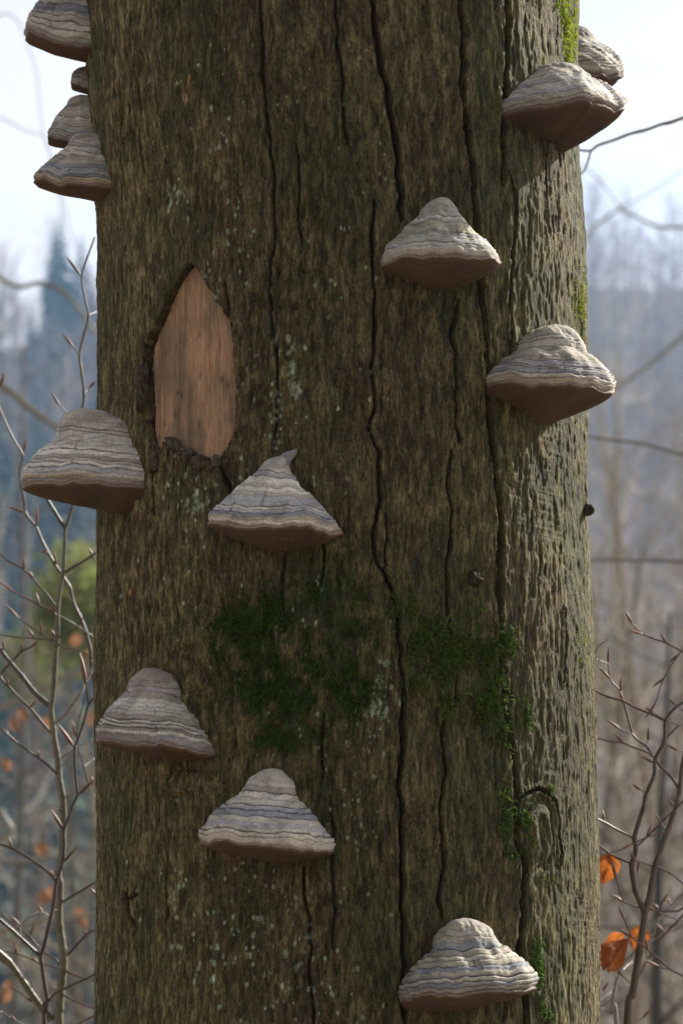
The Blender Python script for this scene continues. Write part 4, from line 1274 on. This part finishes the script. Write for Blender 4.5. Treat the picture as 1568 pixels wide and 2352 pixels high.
T('twig', [(1145, 1415), (1000, 1360), (850, 1275)], 1.8, 1.4, RED, conv=zE, buds=[((850, 1275), (760, 1215))])
T('twig', [(1200, 1260), (1140, 1230), (1110, 1205)], 1.9, 1.4, RED, conv=zE, buds=[((1110, 1205), (1015, 1105))])
T('twig', [(1200, 1700), (1160, 1695), (1110, 1690)], 1.8, 1.4, RED, conv=zE, buds=[((1120, 1690), (990, 1625))])
T('twig', [(868, 1950), (900, 1890), (920, 1860)], 1.7, 1.3, RED, conv=zE, buds=[((918, 1865), (968, 1750))])
T('twig', [(765, 2180), (730, 2140), (700, 2120)], 1.8, 1.3, RED, conv=zE, buds=[((705, 2125), (615, 2055))])
T('twig', [(1110, 2330), (1075, 2310)], 1.8, 1.4, RED, conv=zE, buds=[((1080, 2310), (995, 2215))])
T('twig', [(600, 400), (420, 310), (300, 240), (215, 200), (160, 170)], 3.0, 2.3, RED, conv=zF, buds=[((292, 235), (278, 110))])
T('twig', [(575, 672), (460, 620), (350, 565), (220, 465), (160, 420)], 2.8, 2.2, RED, conv=zF)
T('twig', [(640, 490), (750, 380), (880, 250), (1000, 130), (1120, 20), (1180, -30)], 2.5, 1.9, RED, conv=zF)
T('twig', [(945, 340), (905, 270), (880, 240)], 2.4, 1.6, RED, conv=zF, buds=[((885, 245), (825, 140))])
T('twig', [(960, 335), (920, 345), (750, 390), (600, 460), (480, 520), (350, 560), (225, 605), (170, 620)], 2.0, 1.5, RED, conv=zF, buds=[((740, 380), (795, 240)), ((490, 515), (590, 460))])
T('twig', [(820, 700), (870, 712), (1000, 780), (1120, 880), (1180, 930)], 2.4, 2.0, RED, conv=zF)
T('twig', [(800, 700), (700, 660), (620, 632), (590, 600)], 1.9, 1.5, RED, conv=zF, buds=[((640, 760), (665, 610)), ((600, 605), (560, 545))])
T('twig', [(1180, 1100), (1110, 1145), (1060, 1170), (930, 1172), (800, 1160), (650, 1130), (510, 1080)], 3.0, 1.9, (0.15, 0.13, 0.12), conv=zF, buds=[((505, 1078), (355, 985)), ((800, 1160), (685, 1095)), ((795, 1165), (790, 1130))])
T('twig', [(495, 1068), (460, 980), (420, 830)], 1.9, 1.5, RED, conv=zF, buds=[((420, 835), (372, 630))], br=4.4)
T('twig', [(860, 1185), (960, 1225), (1080, 1270), (1180, 1290)], 1.7, 1.5, RED, conv=zF)
T('twig', [(1180, 1890), (1120, 1850), (985, 1780), (850, 1660), (720, 1550), (590, 1450), (545, 1350), (505, 1260)], 2.6, 1.6, RED, conv=zF, buds=[((505, 1265), (440, 1110)), ((585, 1448), (430, 1355)), ((750, 1560), (725, 1445))])
T('twig', [(985, 1780), (920, 1775), (865, 1752)], 1.9, 1.5, RED, conv=zF, buds=[((870, 1755), (695, 1675))])
T('twig', [(600, 1945), (540, 1900), (485, 1850)], 2.2, 1.6, RED, conv=zF, buds=[((490, 1855), (412, 1765))])
T('twig', [(540, 2440), (600, 2390), (640, 2345), (700, 2290)], 2.6, 1.8, RED, conv=zF, buds=[((695, 2292), (780, 2200))])
for a, b, ya, yb, wdt, crl, sd_ in (((345, 568), (268, 880), .21, .22, 0.0145, 0.22, 1), ((535, 1455), (318, 1775), .20, .17, 0.0165, -0.35, 2), ((662, 1325), (618, 1605), .225, .23, 0.0125, 0.2, 3),
                                    ((500, 1400), (300, 1545), .24, .26, 0.009, 0.3, 4)):
    link('leaf', leaf_mesh(zF(a), zF(b), ya, yb, wdt, crl, sd_), M_LEAF, SR.o)

# pale bent sapling behind it
SP = Sapling('beech_sapling', 'pale sunlit bent sapling behind the orange leaves', 'saplings around the trunk', 0.42)
stemP = [zF(q) for q in [(420, 2352), (375, 2250), (380, 2150), (400, 2000), (440, 1850), (510, 1700), (600, 1620), (660, 1510), (730, 1400), (850, 1270), (950, 1160), (1120, 980), (1200, 900)]]
SP.twig('stem', to_ground(stemP, .42, 0.03), 5.4, 3.6, PALE, dy=0)
T = SP.twig
T('twig', [(375, 2250), (310, 2215), (250, 2190), (200, 2165)], 2.2, 1.7, RED, conv=zF)
T('twig', [(505, 1700), (465, 1670), (430, 1650)], 2.2, 1.6, PALE, conv=zF)
T('twig', [(440, 1850), (400, 1840), (350, 1800), (320, 1770)], 2.0, 1.4, PALE, conv=zF)
T('twig', [(490, 1790), (540, 1740), (590, 1705)], 1.8, 1.2, RED, conv=zF)
T('twig', [(740, 1690), (740, 1600), (770, 1460), (820, 1410), (830, 1330), (850, 1270)], 2.6, 2.0, PALE, conv=zF)
T('twig', [(1180, 1130), (1060, 1280), (940, 1400), (830, 1550), (740, 1700), (660, 1840), (560, 1980)], 2.8, 2.0, RED, conv=zF, buds=[((925, 1400), (840, 1300)), ((745, 1690), (690, 1800))])
T('twig', [(1160, 1310), (1060, 1360), (940, 1400), (830, 1460), (760, 1500)], 1.8, 1.3, RED, conv=zF)
T('twig', [(1130, 1100), (1010, 1095), (985, 1070)], 2.0, 1.5, PALE, conv=zF, buds=[((990, 1080), (940, 1040))])
T('twig', [(880, 1240), (900, 1100), (920, 1060)], 1.6, 1.3, RED, conv=zF, buds=[((890, 1110), (975, 960)), ((860, 1140), (785, 1080))])
T('twig', [(240, 2120), (330, 2050), (400, 1990)], 1.7, 1.2, RED, conv=zF, buds=[((270, 2010), (345, 1920))])
T('twig', [(240, 2185), (310, 2140), (365, 2100)], 1.7, 1.2, RED, conv=zF)

# ------------------------------------------------------------------ neighbouring trees on the near slope
GREYB, GREENB = (0.15, 0.13, 0.10), (0.16, 0.15, 0.075)


def grow(root_p, height, r0, lean, seed, n_br=26, br_len=0.33, twigs=4, start=0.25, sides=6, up=0.5, rad_f=0.34, bs=4, bp=5):
    """bare broadleaf tree: returns (trunk V,F) and a soup of branches"""
    r = np.random.default_rng(seed)
    n = 9
    u = np.linspace(0, 1, n)
    P = np.zeros((n, 3))
    P[:, 0] = root_p[0] + lean[0] * u ** 1.2 * height + 0.03 * height * (vn(u * 4 + seed, u * 0, seed) - 0.5)
    P[:, 1] = root_p[1] + lean[1] * u * height + 0.03 * height * (vn(u * 4 + seed, u * 0 + 5, seed) - 0.5)
    P[:, 2] = root_p[2] + u * height
    R = r0 * (1 - u * 0.88) + 0.002
    tv, tf = tube(P, R, sides)
    br = Soup()
    for b in range(n_br):
        k = start + (1 - start) * ((b + r.random()) / n_br) ** 0.9
        k = min(k, 0.985)
        p0 = np.array([np.interp(k, u, P[:, i]) for i in range(3)])
        an = b * 2.4 + r.uniform(-0.5, 0.5)
        Lb = height * br_len * (1.1 - 0.75 * k) * r.uniform(0.6, 1.2)
        d = np.array([math.cos(an), math.sin(an), r.uniform(0.15, 0.9) * up * 2])
        d /= np.linalg.norm(d)
        q = np.linspace(0, 1, bp)[:, None]
        bend = np.array([0, 0, 0.22 * Lb]) * q ** 2
        Q = p0 + d * Lb * q + bend + r.normal(size=(bp, 3)) * 0.03 * Lb * q
        rb = np.interp(k, u, R) * rad_f + 0.002
        V, F = tube(Q, np.linspace(rb, rb * 0.25, bp), bs)
        br.add(V, F)
        for s in range(twigs):
            j = r.uniform(0.25, 0.98)
            a0 = p0 + d * Lb * j + np.array([0, 0, 0.22 * Lb]) * j ** 2
            dd = d + r.normal(size=3) * 0.6 + np.array([0, 0, 0.35])
            dd /= np.linalg.norm(dd)
            Lt = Lb * r.uniform(0.2, 0.5)
            V, F = tube(np.array([a0, a0 + dd * Lt]), np.array([rb * 0.38, rb * 0.10]), 3)
            br.add(V, F)
    return (tv, tf), br


def near_tree(name, px, Y, height, r0, lean, seed, label, col, group='bare trees on the slope behind the trunk', **kw):
    x = (px - CX) / FPX * (Y + DC)
    x -= lean[0] * (ZC + 1.5 + 0.2 * Y)
    z = float(ground_z(x, Y))
    o = empty(name, (x, Y, z))
    (tv, tf), br = grow((0, 0, -0.15), height, r0, lean, seed, **kw)
    r = np.random.default_rng(seed)
    link('trunk', mesh_np('trunk', tv, tf, np.asarray(col) * (0.7 + 0.6 * vn(tv[:, 2] * 2, tv[:, 0] * 3, 2))[:, None]), M_FAR, o)
    V = np.vstack(br.V)
    link('crown', mesh_np('crown', V, np.vstack(br.F), np.asarray(col) * (0.75 + 0.5 * vn(V[:, 2] * 1.3, V[:, 0] * 2, 3))[:, None]), M_FAR, o)
    tag(o, label, 'tree', group)
    return o


# young tree outside the picture on the right whose branch reaches in at the top
def neighbour():
    Y = 0.75
    o = empty('young_beech_tree', (0.98, Y, float(ground_z(0.98, Y))))
    g = np.array(o.location)
    n = 12
    u = np.linspace(0, 1, n)
    P = np.stack([0.05 * np.sin(u * 5), 0 * u, -0.1 + u * 5.0], -1)
    V, F = tube(P, 0.045 * (1 - 0.8 * u) + 0.004, 10)
    link('trunk', mesh_np('trunk', V, F, np.tile(np.array([GREYB]), (len(V), 1))), M_TWIG, o)

    def br(pts, r0, r1, y, conv, col, start=None):
        p = [at(*conv(q), y) for q in pts]
        if start is not None:
            a_ = g + np.array(start)
            p = [a_, a_ * 0.62 + p[0] * 0.38 + np.array([0, 0, 0.01]), a_ * 0.3 + p[0] * 0.7] + p
        Q = spline(p, 5)
        R = np.linspace(r0, r1, len(Q)) * (y + DC) / FPX
        R *= 1 + 0.25 * (vn(np.arange(len(Q)) * 0.7, np.arange(len(Q)) * 0, 4) - 0.5)
        V, F = tube(Q, R, 7)
        link('branch', mesh_np('branch', V - g, F, np.tile(np.array([col]), (len(V), 1))), M_TWIG, o)
    yb = 0.75
    br([(1139, 225), (950, 280), (800, 335), (650, 372), (500, 430), (350, 480), (285, 528), (190, 525), (120, 515)], 4.6, 2.6, yb, zG, (0.20, 0.13, 0.045), start=(0.0, 0, 2.66 - g[2]))
    br([(283, 530), (265, 600), (236, 690), (205, 735), (150, 760)], 2.6, 2.0, yb, zG, (0.20, 0.13, 0.045))
    tag(o, 'young tree whose thin yellow brown branch reaches toward the right trunk edge', 'tree')


neighbour()


def far_branch_tree(name, label, Y, root_px, groups, col, height=4.5, r0=0.05):
    """a slim tree with traced branches that cross the picture out of focus"""
    x = (root_px - CX) / FPX * (Y + DC)
    z = float(ground_z(x, Y))
    o = empty(name, (x, Y, z))
    g = np.array([x, Y, z])
    u = np.linspace(0, 1, 12)
    P = np.stack([0.06 * np.sin(u * 4 + root_px), 0 * u, -0.15 + u * height], -1)
    V, F = tube(P, r0 * (1 - 0.85 * u) + 0.004, 9)
    link('trunk', mesh_np('trunk', V, F, np.tile(np.array([col]), (len(V), 1))), M_TWIG, o)
    for pts, ra, rb in groups:
        Q = spline([at(a, b, Y) for a, b in pts], 5)
        R = np.linspace(ra, rb, len(Q)) * (Y + DC) / FPX
        V, F = tube(Q, R, 7)
        link('branch', mesh_np('branch', V - g, F, np.tile(np.array([col]), (len(V), 1))), M_TWIG, o)
    tag(o, label, 'tree', 'slim trees out of focus near the trunk')
    return o


FB = far_branch_tree('slim_tree', 'slim tree out of focus with a pale branch sweeping up to the left trunk edge', 3.4, -60,
                     [([(-60, 1660)] + [zC(q) for q in [(0, 800), (250, 680), (500, 580), (750, 440), (900, 390), (1080, 340), (1200, 290)]], 9, 6),
                      ([(-60, 1320)] + [zB(q) for q in [(0, 1260)]] + [(40, 1290), (90, 1250)], 2.5, 1.5),
                      ([(-60, 1960)] + [zD(q) for q in [(0, 190), (90, 130), (140, 60), (60, -60), (20, -160)]], 7, 5),
                      ([(-60, 1985)] + [zD(q) for q in [(0, 440), (220, 440), (450, 420), (670, 380), (860, 330)]], 6, 4.5),
                      ([(-60, 2150)] + [zD(q) for q in [(0, 1260), (250, 1200), (500, 1130), (800, 1110), (1000, 1080), (1250, 1050)]], 7, 5),
                      ([zD(q) for q in [(810, 1105), (860, 980), (900, 800), (880, 650)]], 5, 3)], (0.24, 0.22, 0.16))
r_ = np.random.default_rng(3)
for k, q in enumerate([zC(p) for p in [(150, 900), (460, 790), (560, 900), (690, 900), (70, 1390), (250, 800), (420, 760), (620, 930), (1010, 130), (1060, 840)]] +
                      [zD(p) for p in [(460, 220), (220, 740), (480, 790), (560, 760), (620, 740), (970, 1000), (1030, 1050), (930, 1080), (1080, 980), (110, 1850), (90, 1930), (350, 1830), (700, 700), (20, 700)]] +
                      [zB(p) for p in [(880, 1990), (930, 2180), (30, 2000)]]):
    if k % 5 in (1, 3):
        continue
    Y = 3.6 + r_.uniform(-0.5, 0.8)
    an = r_.uniform(0.9, 2.2)
    L = r_.uniform(26, 42)
    b = (q[0] + math.cos(an) * L, q[1] + math.sin(an) * L)
    lm = leaf_mesh(q, b, Y, Y + 0.01, r_.uniform(0.009, 0.017), r_.uniform(-0.4, 0.4), k, (0.27, 0.14, 0.075))
    lo = link('leaf', lm, M_LEAF, FB)
    lo.location = tuple(-np.array(FB.location))

far_branch_tree('slim_tree', 'slim greenish tree out of focus with a branch slanting down behind the left fungus', 6.0, -90,
                [([(-90, 830)] + [zA(q) for q in [(0, 1330), (120, 1400), (250, 1520), (400, 1630), (560, 1740), (700, 1830)]], 8, 6),
                 ([(-90, 560)] + [zA(q) for q in [(100, 440), (350, 420), (520, 480), (650, 600), (760, 740), (850, 880)]], 5, 4),
                 ([(-90, 250), (0, 270), (60, 300), (110, 330), (160, 520), (170, 560)], 1.5, 1.0),
                 ([(-90, 100), (20, 30), (80, 150), (95, 280), (130, 420), (150, 540)], 1.6, 1.0)], (0.17, 0.155, 0.075), 6.5, 0.05)
far_branch_tree('slim_tree', 'slim pale tree out of focus with a crooked branch low in the right sky', 8.0, 1650,
                [([(1650, 520)] + [zG(q) for q in [(1139, 1240), (900, 1230), (700, 1140), (560, 1060), (480, 940), (330, 770), (250, 700), (150, 620)]], 4.5, 1.2),
                 ([zG(q) for q in [(560, 1070), (450, 1130), (330, 1230), (240, 1330), (150, 1420)]], 3.5, 3),
                 ([(1650, 700)] + [zH(q) for q in [(900, 60), (700, 220), (550, 330), (400, 400), (220, 420)]], 5, 3),
                 ([zG(q) for q in [(1139, 700), (980, 820), (850, 900), (700, 990), (560, 1060)]], 1.2, 1.6)], (0.26, 0.23, 0.17), 7.5, 0.05)
far_branch_tree('slim_tree', 'slim grey tree out of focus with two level branches right of the trunk', 2.6, 1680,
                [([(1680, 1060)] + [zH(q) for q in [(1082, 950), (900, 900), (700, 850), (450, 820), (240, 790), (150, 780)]], 4, 3),
                 ([(1680, 1288)] + [zH(q) for q in [(1082, 1895), (900, 1885), (700, 1885), (450, 1880), (240, 1880), (150, 1870)]], 4.5, 3.5),
                 ([(1680, 2150)] + [zF(q) for q in [(1120, 1320), (900, 1325), (600, 1330), (250, 1340), (150, 1345)]], 5, 4)], (0.14, 0.125, 0.095), 5.5, 0.04)

NEAR = [
    ('leaning_tree', 1492, 5.5, 2.5, 0.055, (0.30, 0.02), 'dark leaning thin tree out of focus behind the orange leaves', (0.070, 0.060, 0.045), dict(n_br=14)),
    ('slim_trunk_tree', 1536, 7.5, 3.6, 0.050, (0.02, 0.0), 'dark upright thin tree out of focus beside the leaning one', (0.075, 0.065, 0.05), dict(n_br=16)),
    ('slope_tree', 1455, 12, 5.5, 0.06, (0.10, 0.0), 'brown branching tree down the slope right of the trunk', (0.20, 0.165, 0.12), dict(n_br=30)),
    ('slope_tree', 1400, 17, 7, 0.06, (-0.05, 0.0), 'thin greyish tree down the slope close to the right trunk edge', (0.24, 0.21, 0.17), dict(n_br=30)),
    ('slope_tree', 1545, 22, 9, 0.07, (0.04, 0.0), 'taller brown tree down the slope at right with spreading limbs', (0.20, 0.16, 0.13), dict(n_br=34)),
    ('slope_tree', 1380, 30, 13, 0.11, (0.03, 0.0), 'bare tree on the valley side, right of the trunk edge', (0.24, 0.20, 0.18), dict(n_br=36)),
    ('slope_tree', 1500, 38, 15, 0.12, (-0.03, 0.0), 'bare reddish tree near the valley floor at right', (0.24, 0.175, 0.15), dict(n_br=40)),
    ('slope_tree', 45, 15, 8, 0.07, (0.05, 0.0), 'thin bare tree down the slope far left of the trunk', (0.14, 0.13, 0.11), dict(n_br=28)),
    ('slope_tree', 165, 24, 10, 0.08, (-0.05, 0.0), 'thin bare tree down the slope close to the left trunk edge', (0.13, 0.12, 0.10), dict(n_br=28)),
    ('slope_tree', 95, 40, 13, 0.10, (0.02, 0.0), 'pale bare tree near the valley floor at left', (0.15, 0.135, 0.12), dict(n_br=34)),
]
for k, (nm, px, Y, hh, r0, ln, lb, cl, kw) in enumerate(NEAR):
    near_tree(nm, px, Y, hh, r0, ln, 200 + k, lb, cl, **kw)

_r = np.random.default_rng(77)
for k in range(16):                                            # many look-alike young trees, out of focus
    right_ = k < 13
    px = _r.uniform(1385, 1600) if right_ else _r.uniform(-30, 190)
    Y = _r.uniform(8, 26)
    top_row = _r.uniform(700, 1500) if right_ else _r.uniform(1000, 1700)
    z_top = ZC + (HOR - top_row) / FPX * (Y + DC)
    hh = z_top - float(ground_z((px - CX) / FPX * (Y + DC), Y))
    cl = [(0.30, 0.25, 0.20), (0.24, 0.18, 0.13), (0.33, 0.29, 0.24), (0.26, 0.22, 0.13)][k % 4]  # pale tones paint the backlit glow into the twig colour
    near_tree('young_bare_tree', px, Y, hh, 0.012 * hh ** 0.7 + 0.008, (_r.uniform(-.12, .12), 0.0), 500 + k, 'young bare tree with fine %s twigs, out of focus on the slope' % ('pale beige', 'dark brown', 'whitish grey', 'olive brown')[k % 4], cl,
              group='young bare trees out of focus', n_br=26, start=0.3, br_len=0.36, twigs=6)


# ------------------------------------------------------------------ the wood on the far hillside
def build_forest():
    protos = []
    for k in range(6):
        (tv, tf), br = grow((0, 0, -0.3), 1.0, 0.011, (0.02 * math.sin(k * 2.0), 0.0), 300 + k, n_br=24, br_len=0.30, twigs=6, start=0.30, sides=5, up=0.8, rad_f=0.30, bs=3, bp=4)
        s = Soup()
        s.add(tv + np.array([0, 0, 0.28]), tf)
        for V, F in zip(br.V, [f for f in br.F]):
            pass
        Vb, Fb = np.vstack(br.V), np.vstack(br.F)
        s.add(Vb + np.array([0, 0, 0.28]), Fb)
        protos.append((np.vstack(s.V), np.vstack(s.F)))
    r = np.random.default_rng(41)
    out = Soup()
    n = 0
    tries = 0
    while n < 640 and tries < 9000:
        tries += 1
        y = 88 + 250 * r.random() ** 0.8
        edge = 784 / FPX * (y + DC)
        x = r.uniform(-2.3, 2.3) * edge
        if abs(x) < 0.62 * edge and r.random() < 0.85:
            continue
        if x < 0 and conif(x, y) and r.random() < 0.8:
            continue
        n += 1
        H = r.uniform(11, 19) * (0.5 if y > 312 else 1)
        V, F = protos[r.integers(0, 6)]
        a = r.uniform(0, 6.28)
        ca, sa = math.cos(a), math.sin(a)
        W = np.stack([V[:, 0] * ca - V[:, 1] * sa, V[:, 0] * sa + V[:, 1] * ca, V[:, 2]], -1) * H
        W += np.array([x, y, float(ground_z(x, y)) - 0.4])
        base = np.array([[0.34, 0.275, 0.25], [0.36, 0.265, 0.24], [0.30, 0.255, 0.23], [0.33, 0.28, 0.23]][r.integers(0, 4)])
        out.add(W, F, base * r.uniform(0.75, 1.3))
    o = link('bare_forest', out.mesh('bare_forest', False), M_FAR)
    tag(o, 'hazy bare brown wood covering the far hillside', 'forest', kind='stuff')


def conif(x, y):
    return float(fbm(np.array([x / 16.0]), np.array([y / 34.0]), 4, 2)[0]) > 0.42


def build_conifers():
    r = np.random.default_rng(52)
    out = Soup()
    n, tries = 0, 0
    protos = []
    for k in range(4):
        s = Soup()
        V, F = tube(np.array([[0, 0, 0], [0, 0, 0.5], [0, 0, 1.0]]), np.array([0.016, 0.010, 0.002]), 5)
        s.add(V, F)
        for b in range(85):
            u = 0.10 + 0.89 * (b + r.random()) / 85
            a = b * 2.4 + r.uniform(-.3, .3)
            L = 0.21 * (1 - u) ** 0.8 * r.uniform(0.7, 1.2) + 0.012
            d = np.array([math.cos(a), math.sin(a), 0])
            sd = np.array([-math.sin(a), math.cos(a), 0])
            p0 = np.array([0, 0, u])
            p1 = p0 + d * L * 0.55 + np.array([0, 0, -0.10 * L])
            p2 = p0 + d * L + np.array([0, 0, -0.45 * L])
            w = 0.30 * L
            V = np.array([p0 - sd * w * .3, p0 + sd * w * .3, p1 + sd * w, p1 - sd * w, p2 + sd * w * .3, p2 - sd * w * .3, p1 + np.array([0, 0, -0.35 * L])])
            s.add(V, np.array([[0, 1, 2, 3], [3, 2, 4, 5], [0, 6, 4, 2]]))
        protos.append((np.vstack(s.V), np.vstack(s.F)))
    while n < 400 and tries < 20000:
        tries += 1
        y = 90 + 245 * r.random() ** 0.8
        edge = 784 / FPX * (y + DC)
        x = r.uniform(-2.6, 1.0) * edge
        if not conif(x, y) or y > 325 or x > -0.4 * edge:
            continue
        n += 1
        H = r.uniform(11, 20) * (0.5 if y > 300 else 1)
        V, F = protos[r.integers(0, 4)]
        a = r.uniform(0, 6.28)
        ca, sa = math.cos(a), math.sin(a)
        W = np.stack([V[:, 0] * ca - V[:, 1] * sa, V[:, 0] * sa + V[:, 1] * ca, V[:, 2]], -1) * H
        W += np.array([x, y, float(ground_z(x, y)) - 0.3])
        out.add(W, F, np.array([0.030, 0.058, 0.030]) * r.uniform(0.7, 1.4))
    o = link('conifer_wood', out.mesh('conifer_wood', False), M_NEEDLE)
    tag(o, 'dark bluish conifers standing in clumps on the far hillside at left', 'forest', kind='stuff')


build_forest()
build_conifers()


# ------------------------------------------------------------------ haze in the valley air
def build_haze():
    x0, x1, y0, y1, z0, z1 = -950.0, 950.0, -450.0, 1600.0, -25.0, 128.0
    V = np.array([[x, y, z] for z in (z0, z1) for y in (y0, y1) for x in (x0, x1)])
    F = np.array([[0, 2, 3, 1], [4, 5, 7, 6], [0, 1, 5, 4], [2, 6, 7, 3], [0, 4, 6, 2], [1, 3, 7, 5]])
    m = bpy.data.materials.new('haze_air')
    m.use_nodes = True
    N, L = m.node_tree.nodes, m.node_tree.links
    N.remove(N['Principled BSDF'])
    pv = N.new('ShaderNodeVolumePrincipled')
    pv.inputs['Color'].default_value = (0.38, 0.64, 1.0, 1)
    pv.inputs['Density'].default_value = 0.0007
    pv.inputs['Anisotropy'].default_value = 0.35
    L.new(pv.outputs['Volume'], N['Material Output'].inputs['Volume'])
    o = link('haze', mesh_np('haze', V, F, None, False), m)
    tag(o, 'pale blue haze filling the valley air', 'haze', kind='stuff')


build_haze()


# ------------------------------------------------------------------ yellow-green bushes down the slope
def green_bush(px, py, Y, rad, label, seed):
    r = np.random.default_rng(seed)
    c = at(px, py, Y)
    z = float(ground_z(c[0], Y))
    o = empty('evergreen_bush', (c[0], Y, z))
    hz_ = c[2] - z
    s = Soup()
    for k in range(9):
        a = r.uniform(0, 6.28)
        top = np.array([math.cos(a) * rad * 0.7, math.sin(a) * rad * 0.7, hz_ + rad * r.uniform(-0.5, 0.9)])
        V, F = tube(spline([np.array([0, 0, -0.1]), top * np.array([0.3, 0.3, 0.55]), top], 4), np.linspace(0.02, 0.004, 9), 5)
        s.add(V, F, (0.10, 0.08, 0.05))
    link('stem', s.mesh('stem'), M_FAR, o)
    n = 1500
    d = r.normal(size=(n, 3))
    d /= np.linalg.norm(d, axis=1)[:, None]
    p = d * (rad * r.random(n) ** 0.45 * (0.7 + 0.6 * r.random(n)))[:, None] * np.array([1, 1, 1.25]) + np.array([0, 0, hz_])
    t1 = r.normal(size=(n, 3))
    t1 /= np.linalg.norm(t1, axis=1)[:, None]
    t2 = np.cross(t1, r.normal(size=(n, 3)))
    t2 /= np.linalg.norm(t2, axis=1)[:, None]
    L = rad * 0.16
    V = np.stack([p - t1 * L, p + t2 * L * .4, p + t1 * L, p - t2 * L * .4], 1).reshape(-1, 3)
    F = np.arange(n * 4).reshape(-1, 4)
    col = np.repeat(np.array([0.26, 0.29, 0.08]) * r.uniform(0.6, 1.3, (n, 1)), 4, 0)
    link('foliage', mesh_np('foliage', V, F, col, False), M_MOSS, o)
    tag(o, label, 'bush', 'bushes down the slope')


green_bush(178, 1400, 22, 0.46, 'yellow green bush out of focus beside the left trunk edge', 1)
green_bush(70, 1530, 30, 0.36, 'smaller yellow green bush out of focus left of the olive sapling', 2)
